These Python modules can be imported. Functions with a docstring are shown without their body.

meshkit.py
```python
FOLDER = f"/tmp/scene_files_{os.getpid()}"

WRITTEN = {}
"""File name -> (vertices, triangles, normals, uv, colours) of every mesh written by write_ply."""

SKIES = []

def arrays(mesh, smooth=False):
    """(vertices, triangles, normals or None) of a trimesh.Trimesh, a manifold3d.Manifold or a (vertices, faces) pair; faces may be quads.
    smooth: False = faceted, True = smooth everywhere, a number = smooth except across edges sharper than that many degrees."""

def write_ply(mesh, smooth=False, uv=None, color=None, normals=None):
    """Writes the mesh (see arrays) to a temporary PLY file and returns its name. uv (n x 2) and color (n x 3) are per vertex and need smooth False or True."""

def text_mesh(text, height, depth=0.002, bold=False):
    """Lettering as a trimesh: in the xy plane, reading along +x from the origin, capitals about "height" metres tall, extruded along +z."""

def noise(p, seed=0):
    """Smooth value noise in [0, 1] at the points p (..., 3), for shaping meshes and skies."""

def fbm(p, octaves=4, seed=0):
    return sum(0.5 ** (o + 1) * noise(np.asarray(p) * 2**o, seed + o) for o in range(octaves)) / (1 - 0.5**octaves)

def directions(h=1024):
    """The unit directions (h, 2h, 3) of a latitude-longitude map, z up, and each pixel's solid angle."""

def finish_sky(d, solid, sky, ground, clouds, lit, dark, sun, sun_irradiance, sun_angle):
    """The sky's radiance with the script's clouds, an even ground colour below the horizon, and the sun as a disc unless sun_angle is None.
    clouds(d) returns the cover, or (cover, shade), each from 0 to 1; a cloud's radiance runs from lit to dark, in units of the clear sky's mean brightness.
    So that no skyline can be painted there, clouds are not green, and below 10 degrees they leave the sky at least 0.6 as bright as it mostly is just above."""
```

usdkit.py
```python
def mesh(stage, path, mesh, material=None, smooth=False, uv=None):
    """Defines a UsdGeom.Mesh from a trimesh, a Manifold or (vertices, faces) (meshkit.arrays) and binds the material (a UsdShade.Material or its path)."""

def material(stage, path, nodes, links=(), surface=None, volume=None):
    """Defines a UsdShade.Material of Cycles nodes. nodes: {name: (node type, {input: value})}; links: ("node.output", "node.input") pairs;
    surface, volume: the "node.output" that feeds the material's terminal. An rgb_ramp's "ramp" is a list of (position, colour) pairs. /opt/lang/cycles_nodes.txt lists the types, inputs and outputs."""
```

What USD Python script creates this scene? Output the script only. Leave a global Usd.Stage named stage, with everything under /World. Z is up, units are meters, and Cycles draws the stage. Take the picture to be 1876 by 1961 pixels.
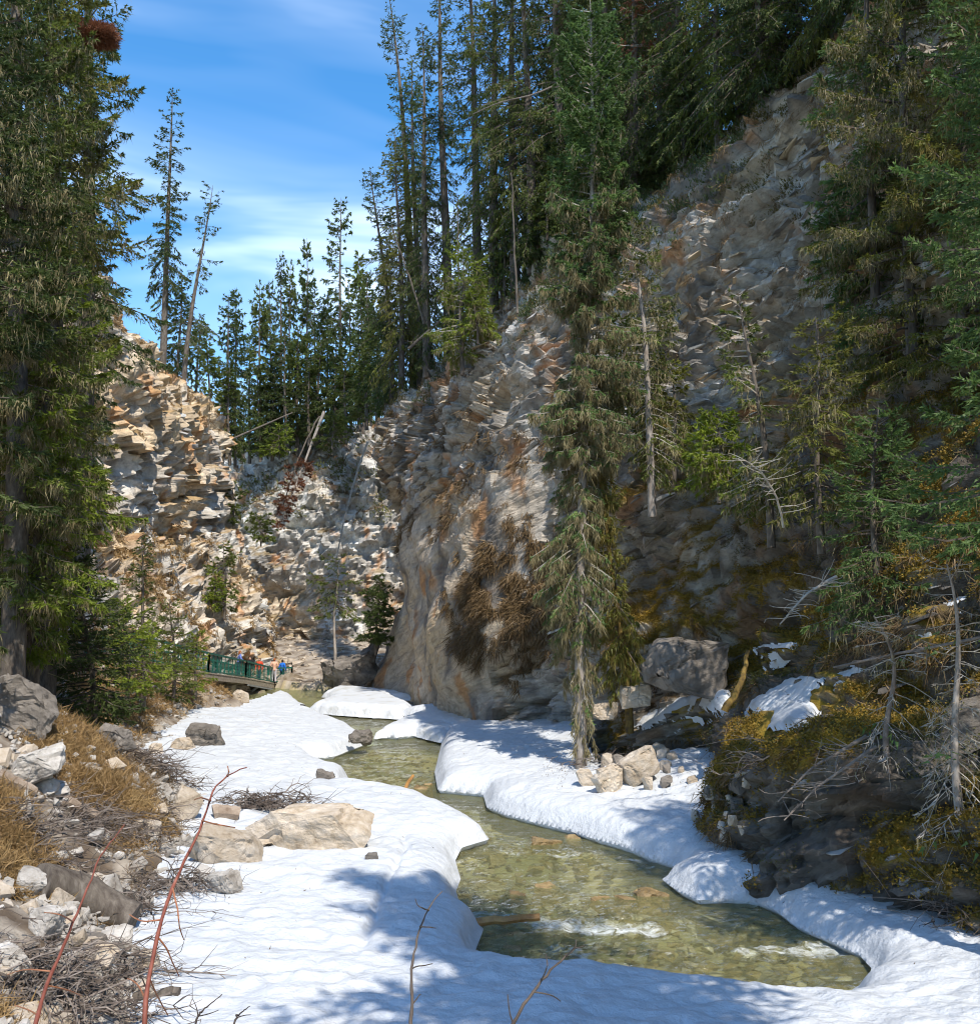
import math, re, zlib
import numpy as np, trimesh, manifold3d, usdkit, meshkit
from pxr import Usd, UsdGeom, UsdLux, UsdShade, Sdf, Gf, Vt

stage = Usd.Stage.CreateInMemory()
UsdGeom.SetStageUpAxis(stage, UsdGeom.Tokens.z)
UsdGeom.SetStageMetersPerUnit(stage, 1.0)
W = UsdGeom.Xform.Define(stage, '/World')
stage.SetDefaultPrim(W.GetPrim())

# ------------------------------------------------------------------ camera, sky, sun
PITCH = math.radians(7.5)
CAM = np.array([0.0, 0.0, 5.0])
F = 1724.6                       # focal length in units of a 1876 x 1961 picture
EXPOSURE = 1.25
SUN_AZ = math.radians(158)       # clockwise from +y
SUN_EL = math.radians(54)
SUN = np.array([math.sin(SUN_AZ) * math.cos(SUN_EL), math.cos(SUN_AZ) * math.cos(SUN_EL), math.sin(SUN_EL)])

cam = UsdGeom.Camera.Define(stage, '/World/camera')
cam.CreateHorizontalApertureAttr(36.0)
cam.CreateVerticalApertureAttr(36.0 * 1024 / 979)
cam.CreateFocalLengthAttr(36.0 * F / 1876)
cam.CreateClippingRangeAttr(Gf.Vec2f(0.05, 2000))
cam.CreateExposureAttr(EXPOSURE)
cam.AddTranslateOp().Set(Gf.Vec3d(*CAM))
cam.AddRotateXOp().Set(90 + math.degrees(PITCH))

sun = UsdLux.DistantLight.Define(stage, '/World/sun')
sun.CreateNormalizeAttr(True)
sun.CreateIntensityAttr(0.66)
sun.CreateAngleAttr(0.5)
sun.CreateColorAttr(Gf.Vec3f(1.0, 0.93, 0.82))
_z = SUN; _x = np.cross([0, 0, 1], _z); _x /= np.linalg.norm(_x); _y = np.cross(_z, _x)
sun.AddTransformOp().Set(Gf.Matrix4d(*[*_x, 0], *[*_y, 0], *[*_z, 0], 0, 0, 50, 1))

dome = UsdLux.DomeLight.Define(stage, '/World/sky')
dome.GetPrim().SetCustomDataByKey('kind', 'structure')
sky = usdkit.material(stage, '/World/Looks/sky', {
    'tc': ('texture_coordinate', {}),
    'sky': ('sky_texture', {'sky_type': 'single_scattering', 'sun_disc': False, 'sun_elevation': SUN_EL, 'sun_rotation': SUN_AZ, 'altitude': 300.0, 'air_density': 1.3, 'aerosol_density': 0.4, 'ozone_density': 2.2}),
    'hsv': ('hsv', {'saturation': 1.36, 'value': 1.0, 'hue': 0.5}),
    'map': ('mapping', {'scale': (1.6, 1.6, 7.5), 'rotation': (0.10, 0.16, 0.3), 'location': (2.3, 1.35, 0.9)}),
    'n': ('noise_texture', {'scale': 1.3, 'detail': 4.0, 'roughness': 0.5, 'distortion': 0.5}),
    'r': ('rgb_ramp', {'ramp': [(0.42, (0, 0, 0)), (0.56, (0.14, 0.14, 0.14)), (0.75, (0.6, 0.6, 0.6))]}),
    'sz': ('separate_xyz', {}), 'b1': ('map_range', {'range_type': 'smoothstep', 'from_min': .10, 'from_max': .26, 'to_min': .35, 'to_max': 1.0, 'clamp': True}), 'b2': ('map_range', {'range_type': 'smoothstep', 'from_min': .34, 'from_max': .62, 'to_min': 1.0, 'to_max': .35, 'clamp': True}),
    'bm': ('math', {'math_type': 'multiply'}), 'bn': ('math', {'math_type': 'multiply'}), 'mix': ('mix_color', {'blend_type': 'mix', 'b': (7.6, 8.3, 9.0)}),
    'bg': ('background_shader', {'strength': 0.11}),
}, [('sky.color', 'hsv.color'), ('hsv.color', 'mix.a'), ('tc.generated', 'map.vector'), ('map.vector', 'n.vector'), ('n.fac', 'r.fac'), ('tc.generated', 'sz.vector'), ('sz.z', 'b1.value'), ('sz.z', 'b2.value'), ('b1.result', 'bm.value1'), ('b2.result', 'bm.value2'), ('bm.value', 'bn.value1'), ('r.color', 'bn.value2'), ('bn.value', 'mix.fac'), ('mix.result', 'bg.color')], surface='bg.background')
UsdShade.MaterialBindingAPI.Apply(dome.GetPrim()).Bind(sky)

# ------------------------------------------------------------------ helpers
def ray(px, py):
    cx, cy = (np.asarray(px, float) - 938) / F, (980.5 - np.asarray(py, float)) / F
    cp, sp = math.cos(PITCH), math.sin(PITCH)
    return np.stack(np.broadcast_arrays(cx, cp - cy * sp, sp + cy * cp), -1)

def at(px, py, Y):
    d = ray(px, py)
    return CAM + d * (np.asarray(Y) / d[..., 1])[..., None]

def onz(px, py, z):
    d = ray(px, py)
    return CAM + d * ((z - CAM[2]) / d[..., 2])[..., None]

def project(p):
    q = np.asarray(p, float) - CAM
    cp, sp = math.cos(PITCH), math.sin(PITCH)
    fw = q[..., 1] * cp + q[..., 2] * sp
    up = -q[..., 1] * sp + q[..., 2] * cp
    fw = np.where(fw > 0.3, fw, np.nan)
    return 938 + F * q[..., 0] / fw, 980.5 - F * up / fw, fw

_names = {}
def numbered(parent, name):
    k = (parent, name)
    n = _names.get(k, 0); _names[k] = n + 1
    return name if n == 0 else f'{name}_{n:03d}'

def tag(prim, label=None, cat=None, group=None, kind=None):
    for k, x in (('label', label), ('category', cat), ('group', group), ('kind', kind)):
        if x:
            prim.SetCustomDataByKey(k, x)
    return prim

def thing(name, label, cat, loc=(0, 0, 0), rz=0.0, group=None, kind=None):
    x = UsdGeom.Xform.Define(stage, '/World/' + numbered('/World', name))
    x.AddTranslateOp().Set(Gf.Vec3d(*map(float, loc)))
    if rz:
        x.AddRotateZOp().Set(float(rz))
    tag(x.GetPrim(), label, cat, group, kind)
    return x.GetPrim()

def obj(name, mesh, mat, parent=None, smooth=False, tint=None, base=(0, 0, 0), **kw):
    pp = str(parent.GetPath()) if parent else '/World'
    if isinstance(mesh, MB):
        mesh = mesh.arr()
    if isinstance(mesh, trimesh.Trimesh):
        mesh = (np.array(mesh.vertices), np.array(mesh.faces))
    if isinstance(mesh, tuple):
        mesh = (np.asarray(mesh[0], float) - np.asarray(base, float), mesh[1])
    m = usdkit.mesh(stage, pp + '/' + numbered(pp, name), mesh, mat, smooth=smooth)
    if tint is not None:
        UsdGeom.PrimvarsAPI(m).CreatePrimvar('tint', Sdf.ValueTypeNames.Color3fArray, 'vertex').Set(Vt.Vec3fArray.FromNumpy(np.asarray(tint, np.float32)))
    tag(m.GetPrim(), kw.get('label'), kw.get('cat'), kw.get('group'), kw.get('kind'))
    return m.GetPrim()

def copy(root, loc, rz=0.0, scale=None, label=None, group=None, lean=None):
    cd = root.GetCustomData()
    nm = re.sub(r'_\d{3}$', '', root.GetName())
    x = UsdGeom.Xform.Define(stage, '/World/' + numbered('/World', nm))
    x.GetPrim().GetReferences().AddInternalReference(root.GetPath())
    x.ClearXformOpOrder()
    M = np.eye(4)
    if scale is not None:
        M[:3, :3] = np.diag(scale)
    a = math.radians(rz); R = np.eye(4); R[:2, :2] = [[math.cos(a), -math.sin(a)], [math.sin(a), math.cos(a)]]
    M = R @ M
    if lean is not None:
        S = np.eye(4); S[0, 2], S[1, 2] = lean
        M = S @ M
    M[:3, 3] = loc
    x.AddTransformOp(opSuffix='placed').Set(Gf.Matrix4d(*M.T.ravel().tolist()))
    tag(x.GetPrim(), label or cd['label'], cd['category'], group or cd.get('group'))
    x.GetPrim().SetInstanceable(True)
    return x.GetPrim()

class MB:
    def __init__(self): self.v, self.f, self.n = [], [], 0
    def add(self, v, f):
        if len(v):
            self.v.append(np.asarray(v, float)); self.f.append(np.asarray(f, int) + self.n); self.n += len(v)
        return self
    def mesh(self, m): return self.add(m.vertices, m.faces)
    def arr(self): return np.concatenate(self.v), np.concatenate(self.f)
    def tube(self, pts, r, sides=5, cap=True):
        p = np.asarray(pts, float); n = len(p)
        r = np.broadcast_to(np.asarray(r, float), (n,))
        t = np.gradient(p, axis=0); t /= np.linalg.norm(t, axis=1, keepdims=True) + 1e-12
        ref = np.where(np.abs(t.mean(0)[2]) > .85, [1., 0, 0], [0, 0, 1.])
        a = np.cross(t, ref); a /= np.linalg.norm(a, axis=1, keepdims=True) + 1e-12
        b = np.cross(t, a); an = np.arange(sides) * 2 * np.pi / sides
        v = p[:, None] + r[:, None, None] * (np.cos(an)[None, :, None] * a[:, None] + np.sin(an)[None, :, None] * b[:, None])
        i, j = np.meshgrid(np.arange(n - 1), np.arange(sides), indexing='ij')
        q = np.stack([i * sides + j, (i + 1) * sides + j, (i + 1) * sides + (j + 1) % sides, i * sides + (j + 1) % sides], -1).reshape(-1, 4)
        f = [q[:, [0, 1, 2]], q[:, [0, 2, 3]]]
        v = v.reshape(-1, 3)
        if cap:
            v = np.vstack([v, p[:1], p[-1:]]); c0, c1 = n * sides, n * sides + 1
            k = np.arange(sides)
            f += [np.stack([np.full(sides, c0), k, (k + 1) % sides], 1), np.stack([np.full(sides, c1), (n - 1) * sides + (k + 1) % sides, (n - 1) * sides + k], 1)]
        return self.add(v, np.vstack(f))
    def box(self, c, s, R=None):
        m = trimesh.creation.box(s)
        v = np.array(m.vertices)
        if R is not None: v = v @ np.asarray(R).T
        return self.add(v + np.asarray(c), m.faces)
    def bar(self, a, b, w, h):
        """square bar from a to b, w wide, h high"""
        a, b = np.asarray(a, float), np.asarray(b, float)
        t = b - a; L = np.linalg.norm(t); t /= L
        ref = np.array([0, 0, 1.]) if abs(t[2]) < .95 else np.array([0, 1., 0])
        s = np.cross(t, ref); s /= np.linalg.norm(s); u = np.cross(s, t)
        return self.box((a + b) / 2, (L, w, h), np.stack([t, s, u], 1))
    def blades(self, p, d, L, w, rng, curl=0.0):
        """thin leaf-like diamonds: p root, d unit direction, L length, w width; curl bends the tip downwards"""
        n = len(p)
        if not n: return self
        d = d / (np.linalg.norm(d, axis=1, keepdims=True) + 1e-9)
        s = np.cross(d, rng.normal(size=(n, 3))); s /= np.linalg.norm(s, axis=1, keepdims=True) + 1e-9
        L = np.broadcast_to(np.asarray(L, float), (n,))[:, None]; w = np.broadcast_to(np.asarray(w, float), (n,))[:, None]
        tip = p + d * L; tip[:, 2] -= curl * L[:, 0]
        v = np.stack([p + s * w * .6, tip, p - s * w * .6], 1).reshape(-1, 3)
        return self.add(v, np.arange(n)[:, None] * 3 + [0, 1, 2])

def hsh(*a):
    h = np.zeros(np.broadcast(*a).shape, np.int64)
    for k, x in zip((374761393, 668265263, 1274126177, 2246822519), a):
        h = (h + np.asarray(x).astype(np.int64) * k) & 0xFFFFFFFF
    h = ((h ^ (h >> 13)) * 1274126177) & 0xFFFFFFFF
    h = ((h ^ (h >> 16)) * 2246822519) & 0xFFFFFFFF
    return ((h ^ (h >> 15)) & 0xFFFFFF) / 16777215.0

fbm = meshkit.fbm
def RNG(name): return np.random.default_rng(zlib.crc32(name.encode()))
def lerp(a, b, t): return np.asarray(a) * (1 - t) + np.asarray(b) * t
def sst(a, b, x):
    t = np.clip((x - a) / (b - a), 0, 1); return t * t * (3 - 2 * t)

# ------------------------------------------------------------------ materials
def mat(name, nodes, links, surface): return usdkit.material(stage, '/World/Looks/' + name, nodes, links, surface=surface)

def noisy(name, ramp, scale=3.0, rough=0.9, bump=0.4, bscale=30.0, bdist=0.02, vscale=(1, 1, 1), spec=0.3, hue_var=0.0, detail=4.0):
    nodes = {
        'g': ('geometry', {}), 'm': ('mapping', {'scale': vscale}),
        'n': ('noise_texture', {'scale': scale, 'detail': detail, 'roughness': 0.65}),
        'r': ('rgb_ramp', {'ramp': ramp}),
        'b': ('noise_texture', {'scale': bscale, 'detail': 5.0, 'roughness': 0.7}),
        'bp': ('bump', {'strength': bump, 'distance': bdist}),
        'oi': ('object_info', {}), 'mr': ('map_range', {'to_min': 1 - hue_var, 'to_max': 1 + hue_var}),
        'h': ('hsv', {}),
        'p': ('principled_bsdf', {'roughness': rough, 'specular_ior_level': spec})}
    links = [('g.position', 'm.vector'), ('m.vector', 'n.vector'), ('n.fac', 'r.fac'), ('oi.random', 'mr.value'), ('mr.result', 'h.value'), ('r.color', 'h.color'), ('h.color', 'p.base_color'),
             ('m.vector', 'b.vector'), ('b.fac', 'bp.height'), ('bp.normal', 'p.normal')]
    return mat(name, nodes, links, 'p.BSDF')

def leafy(name, ramp, scale=0.9, trans=0.3, hue_var=0.12, gain=1.0):
    ramp = [(a, tuple(min(.6, x * gain) for x in c)) for a, c in ramp]
    nodes = {
        'g': ('geometry', {}), 'n': ('noise_texture', {'scale': scale, 'detail': 3.0, 'roughness': 0.7}),
        'ri': ('math', {'math_type': 'multiply_add', 'value2': 0.55, 'value3': -0.27}),
        'ad': ('math', {'math_type': 'add'}),
        'r': ('rgb_ramp', {'ramp': ramp}), 'oi': ('object_info', {}), 'mr': ('map_range', {'to_min': 1 - hue_var, 'to_max': 1 + hue_var}), 'h': ('hsv', {}),
        'p': ('principled_bsdf', {'roughness': 0.6, 'specular_ior_level': 0.35}), 't': ('translucent_bsdf', {}), 'mx': ('mix_closure', {'fac': trans})}
    links = [('g.position', 'n.vector'), ('g.random_per_island', 'ri.value1'), ('n.fac', 'ad.value1'), ('ri.value', 'ad.value2'), ('ad.value', 'r.fac'), ('oi.random', 'mr.value'), ('mr.result', 'h.value'),
             ('r.color', 'h.color'), ('h.color', 'p.base_color'), ('h.color', 't.color'), ('p.BSDF', 'mx.closure1'), ('t.BSDF', 'mx.closure2')]
    return mat(name, nodes, links, 'mx.closure')

M = {}
M['needle'] = leafy('needle', [(0.22, (0.043, 0.054, 0.010)), (0.5, (0.103, 0.127, 0.024)), (0.78, (0.203, 0.224, 0.045))], gain=2.1, trans=.4)
M['needle_blue'] = leafy('needle_blue', [(0.22, (0.039, 0.064, 0.018)), (0.5, (0.094, 0.146, 0.040)), (0.78, (0.188, 0.255, 0.085))], gain=2.35, trans=.4)
M['needle_olive'] = leafy('needle_olive', [(0.22, (0.056, 0.057, 0.010)), (0.5, (0.141, 0.148, 0.026)), (0.78, (0.254, 0.244, 0.050))], gain=2.1, trans=.4)
M['needle_bright'] = leafy('needle_bright', [(0.22, (0.071, 0.092, 0.010)), (0.5, (0.169, 0.200, 0.022)), (0.78, (0.263, 0.281, 0.045))], gain=2.1, trans=.4)
M['needle_dark'] = leafy('needle_dark', [(0.22, (0.028, 0.040, 0.010)), (0.5, (0.069, 0.092, 0.022)), (0.78, (0.127, 0.151, 0.038))], gain=2.1, trans=.4)
M['needle_dead'] = leafy('needle_dead', [(0.25, (.11, .045, .022)), (0.5, (.24, .095, .045)), (0.75, (.34, .17, .09))], gain=1.4)
M['needle_brown'] = leafy('needle_brown', [(0.25, (.10, .055, .025)), (0.5, (.20, .11, .05)), (0.75, (.28, .17, .08))], gain=1.4)
M['lichen'] = leafy('lichen', [(0.25, (.18, .15, .075)), (0.5, (.34, .30, .16)), (0.75, (.50, .46, .28))], trans=0.3, gain=1.4)
M['lichen_yellow'] = leafy('lichen_yellow', [(0.25, (.19, .15, .035)), (0.5, (.38, .31, .07)), (0.75, (.52, .44, .12))], trans=0.3, gain=1.15)
M['grass'] = leafy('grass', [(0.25, (.20, .125, .05)), (0.5, (.36, .25, .11)), (0.75, (.50, .38, .20))], trans=0.2, gain=1.35)
M['grass_brown'] = leafy('grass_brown', [(0.25, (.10, .065, .03)), (0.5, (.21, .14, .065)), (0.75, (.34, .24, .12))], trans=0.2, gain=1.4)
M['moss'] = leafy('moss', [(0.25, (.12, .075, .008)), (0.5, (.26, .17, .016)), (0.75, (.38, .27, .03))], trans=0.15, scale=1.6, gain=1.85)
M['moss_green'] = leafy('moss_green', [(0.25, (.05, .05, .01)), (0.5, (.12, .115, .02)), (0.75, (.22, .19, .03))], trans=0.15, scale=1.6, gain=1.4)
M['shrub_leaf'] = leafy('shrub_leaf', [(0.25, (.07, .06, .015)), (0.5, (.17, .14, .03)), (0.75, (.26, .21, .06))], gain=1.4)
M['bark'] = noisy('bark', [(0.3, (.055, .042, .033)), (0.6, (.15, .125, .10)), (0.8, (.26, .23, .20))], scale=9, bump=.7, bscale=22, bdist=.03, vscale=(1, 1, .35))
M['bark_pale'] = noisy('bark_pale', [(0.3, (.16, .13, .11)), (0.6, (.34, .30, .26)), (0.8, (.48, .44, .40))], scale=9, bump=.6, bscale=22, bdist=.02, vscale=(1, 1, .35))
M['bark_moss'] = noisy('bark_moss', [(0.3, (.05, .036, .02)), (0.5, (.14, .09, .025)), (0.75, (.25, .17, .04))], scale=6, bump=.7, bscale=22, bdist=.03)
M['twig'] = noisy('twig', [(0.3, (.10, .08, .065)), (0.6, (.22, .18, .15)), (0.8, (.33, .29, .25))], scale=5, bump=.3)
M['twig_dark'] = noisy('twig_dark', [(0.3, (.045, .033, .026)), (0.6, (.11, .085, .068)), (0.8, (.19, .15, .125))], scale=5, bump=.3)
M['twig_pale'] = noisy('twig_pale', [(0.3, (.22, .19, .16)), (0.6, (.37, .34, .29)), (0.8, (.5, .47, .42))], scale=5, bump=.3)
M['red_stem'] = noisy('red_stem', [(0.3, (.13, .035, .022)), (0.6, (.22, .07, .045)), (0.8, (.33, .15, .11))], scale=25, bump=.4, bscale=120, bdist=.002, rough=.6)
M['orange_twig'] = noisy('orange_twig', [(0.3, (.25, .09, .04)), (0.7, (.38, .16, .08))], scale=25, bump=.3, bscale=120, bdist=.002, rough=.6)
M['log'] = noisy('log', [(0.3, (.17, .12, .085)), (0.55, (.31, .24, .18)), (0.8, (.46, .38, .31))], scale=4, bump=.7, bscale=14, bdist=.03)
M['wet_log'] = noisy('wet_log', [(0.3, (.22, .10, .03)), (0.6, (.42, .22, .07))], scale=5, bump=.5, rough=.35)
M['rock'] = noisy('rock', [(0.28, (.11, .092, .072)), (0.42, (.28, .25, .215)), (0.58, (.42, .39, .35)), (0.75, (.56, .53, .49))], scale=2.6, detail=8.0, bump=.7, bscale=9, bdist=.05, hue_var=.18)
M['rock_tan'] = noisy('rock_tan', [(0.28, (.16, .115, .07)), (0.42, (.36, .29, .21)), (0.58, (.47, .40, .32)), (0.75, (.60, .55, .48))], scale=2.6, detail=8.0, bump=.8, bscale=9, bdist=.06, hue_var=.15)
M['rock_dark'] = noisy('rock_dark', [(0.25, (.07, .06, .05)), (0.5, (.16, .14, .12)), (0.75, (.27, .24, .21))], scale=1.6, bump=.8, bscale=9, bdist=.06, hue_var=.2)
M['rock_wet'] = noisy('rock_wet', [(0.25, (.10, .07, .035)), (0.5, (.24, .165, .075)), (0.75, (.34, .25, .13))], scale=2.5, bump=.7, bscale=12, bdist=.04, rough=.4, hue_var=.15)
M['green_paint'] = noisy('green_paint', [(0.3, (.012, .085, .062)), (0.7, (.02, .13, .095))], scale=3, bump=.05, rough=.45)
M['deck_wood'] = noisy('deck_wood', [(0.3, (.20, .16, .12)), (0.7, (.40, .35, .28))], scale=5, bump=.4)
M['concrete'] = noisy('concrete', [(0.3, (.24, .21, .17)), (0.7, (.38, .34, .28))], scale=3, bump=.3)
M['steel'] = noisy('steel', [(0.3, (.16, .17, .18)), (0.7, (.28, .29, .30))], scale=4, bump=.1, rough=.5)
for n, c in dict(skin=(.45, .26, .18), hair_red=(.28, .09, .03), hair_dark=(.02, .016, .014), cloth_blue=(.12, .17, .42), cloth_peach=(.62, .36, .25), cloth_red=(.55, .07, .03), cloth_royal=(.02, .14, .55), cloth_black=(.012, .012, .014), cloth_grey=(.42, .40, .42), cloth_cream=(.5, .43, .33), cloth_navy=(.02, .035, .06), cloth_brown=(.16, .11, .09)).items():
    M[n] = noisy(n, [(0.3, tuple(.85 * x for x in c)), (0.7, tuple(min(1, 1.15 * x) for x in c))], scale=12, bump=.1)

def tinted(name, bscale=5.0, bdist=0.10, bump=.8, lo=.72, hi=1.22, rough=.92):
    nodes = {'a': ('attribute', {'attribute': 'tint'}), 'g': ('geometry', {}),
             'n': ('noise_texture', {'scale': 4.5, 'detail': 7.0, 'roughness': 0.72}),
             'r': ('rgb_ramp', {'ramp': [(0.25, (lo, lo, lo)), (0.5, (1, 1, 1)), (0.75, (hi, hi, hi))]}),
             'x': ('mix_color', {'blend_type': 'multiply', 'fac': 1.0, 'use_clamp': False}),
             'mp': ('mapping', {'scale': (1, 1, 1.6)}),
             'b': ('noise_texture', {'scale': bscale, 'detail': 8.0, 'roughness': 0.7}),
             'bp': ('bump', {'strength': bump, 'distance': bdist}),
             'p': ('principled_bsdf', {'roughness': rough, 'specular_ior_level': 0.25})}
    return mat(name, nodes, [('g.position', 'n.vector'), ('n.fac', 'r.fac'), ('a.color', 'x.a'), ('r.color', 'x.b'), ('x.result', 'p.base_color'), ('g.position', 'mp.vector'), ('mp.vector', 'b.vector'), ('b.fac', 'bp.height'), ('bp.normal', 'p.normal')], 'p.BSDF')
def bedded(name, dip, kk=5.0):
    dip = np.asarray(dip, float) / np.linalg.norm(dip)
    nodes = {'a': ('attribute', {'attribute': 'tint'}), 'g': ('geometry', {}),
             'dp': ('vector_math', {'math_type': 'dot_product', 'vector2': tuple(dip)}), 'sx': ('separate_xyz', {}),
             'k': ('math', {'math_type': 'multiply', 'value2': kk}), 'cx': ('combine_xyz', {}),
             'w': ('noise_texture', {'scale': 1.1, 'detail': 7.0, 'roughness': .72, 'distortion': .4}),
             'wr': ('rgb_ramp', {'ramp': [(0.30, (.40, .385, .37)), (0.44, (.92, .92, .92)), (0.60, (1.08, 1.08, 1.08)), (0.75, (1.35, 1.34, 1.32))]}),
             'n': ('noise_texture', {'scale': 4.0, 'detail': 7.0, 'roughness': .75}),
             'r': ('rgb_ramp', {'ramp': [(0.28, (.62, .61, .60)), (0.5, (1, 1, 1)), (0.72, (1.25, 1.25, 1.25))]}),
             'x': ('mix_color', {'blend_type': 'multiply', 'fac': 1.0, 'use_clamp': False}), 'y': ('mix_color', {'blend_type': 'multiply', 'fac': .85, 'use_clamp': False}),
             'b': ('noise_texture', {'scale': 6.0, 'detail': 8.0, 'roughness': .72}), 'bp': ('bump', {'strength': .8, 'distance': .09}), 'bq': ('bump', {'strength': .9, 'distance': .16}),
             'p': ('principled_bsdf', {'roughness': .92, 'specular_ior_level': .25})}
    return mat(name, nodes, [('g.position', 'dp.vector1'), ('g.position', 'sx.vector'), ('dp.value', 'k.value1'), ('sx.x', 'cx.x'), ('sx.y', 'cx.y'), ('k.value', 'cx.z'), ('cx.vector', 'w.vector'), ('w.fac', 'wr.fac'),
        ('g.position', 'n.vector'), ('n.fac', 'r.fac'), ('a.color', 'x.a'), ('r.color', 'x.b'), ('x.result', 'y.a'), ('wr.color', 'y.b'), ('y.result', 'p.base_color'),
        ('g.position', 'b.vector'), ('b.fac', 'bp.height'), ('w.fac', 'bq.height'), ('bp.normal', 'bq.normal'), ('bq.normal', 'p.normal')], 'p.BSDF')
M['cliff_right'] = bedded('cliff_right', (-.33, .20, .92), 3.2); M['cliff_left'] = bedded('cliff_left', (.30, -.1, .95), .8); M['cliff_back'] = bedded('cliff_back', (.05, .3, .95), .6)
M['soil'] = tinted('soil', bscale=14, bdist=.05)
M['snow'] = mat('snow', {
    'g': ('geometry', {}), 'a': ('attribute', {'attribute': 'tint'}),
    'b1': ('noise_texture', {'scale': 5.0, 'detail': 6.0, 'roughness': 0.6}), 'bp': ('bump', {'strength': .9, 'distance': .075}),
    'b2': ('noise_texture', {'scale': 60.0, 'detail': 3.0, 'roughness': 0.7}), 'bp2': ('bump', {'strength': .35, 'distance': .012}),
    'p': ('principled_bsdf', {'roughness': .55, 'specular_ior_level': .25, 'subsurface_weight': 0.0})},
    [('a.color', 'p.base_color'), ('g.position', 'b1.vector'), ('b1.fac', 'bp.height'), ('g.position', 'b2.vector'), ('b2.fac', 'bp2.height'), ('bp.normal', 'bp2.normal'), ('bp2.normal', 'p.normal')], 'p.BSDF')
M['water'] = mat('water', {
    'g': ('geometry', {}), 'a': ('attribute', {'attribute': 'tint'}), 'sep': ('separate_color', {}),
    'mp': ('mapping', {'scale': (1.0, 2.6, 1.0), 'rotation': (0, 0, 0.25)}),
    'b1': ('noise_texture', {'scale': 2.6, 'detail': 4.0, 'roughness': 0.6, 'distortion': .6}), 'bp': ('bump', {'strength': 1.0, 'distance': .10}),
    'fn': ('noise_texture', {'scale': 5.0, 'detail': 6.0, 'roughness': 0.75, 'distortion': 1.2}),
    'fs': ('math', {'math_type': 'multiply_add', 'value2': 1.0, 'value3': -0.84}), 'fsum': ('math', {'math_type': 'multiply_add', 'value2': 1.45}),
    'fr': ('math', {'math_type': 'multiply', 'value2': 2.0, 'use_clamp': True}),
    'tr': ('transparent_bsdf', {'color': (.80, .87, .76)}), 'dif': ('diffuse_bsdf', {'color': (.34, .32, .14)}), 'mb': ('mix_closure', {'fac': .24}),
    'gl': ('glossy_bsdf', {'roughness': .05, 'color': (1, 1, 1)}), 'fre': ('fresnel', {'IOR': 1.33}), 'mx': ('mix_closure', {}),
    'foam': ('diffuse_bsdf', {'color': (.80, .84, .84)}), 'mf': ('mix_closure', {})},
    [('g.position', 'mp.vector'), ('mp.vector', 'b1.vector'), ('b1.fac', 'bp.height'), ('bp.normal', 'gl.normal'), ('bp.normal', 'fre.normal'),
     ('a.color', 'sep.color'), ('mp.vector', 'fn.vector'), ('fn.fac', 'fs.value1'), ('sep.r', 'fsum.value1'), ('fs.value', 'fsum.value3'), ('fsum.value', 'fr.value1'),
     ('tr.BSDF', 'mb.closure1'), ('dif.BSDF', 'mb.closure2'), ('mb.closure', 'mx.closure1'), ('gl.BSDF', 'mx.closure2'), ('fre.fac', 'mx.fac'),
     ('mx.closure', 'mf.closure1'), ('foam.BSDF', 'mf.closure2'), ('fr.value', 'mf.fac')], 'mf.closure')

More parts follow.
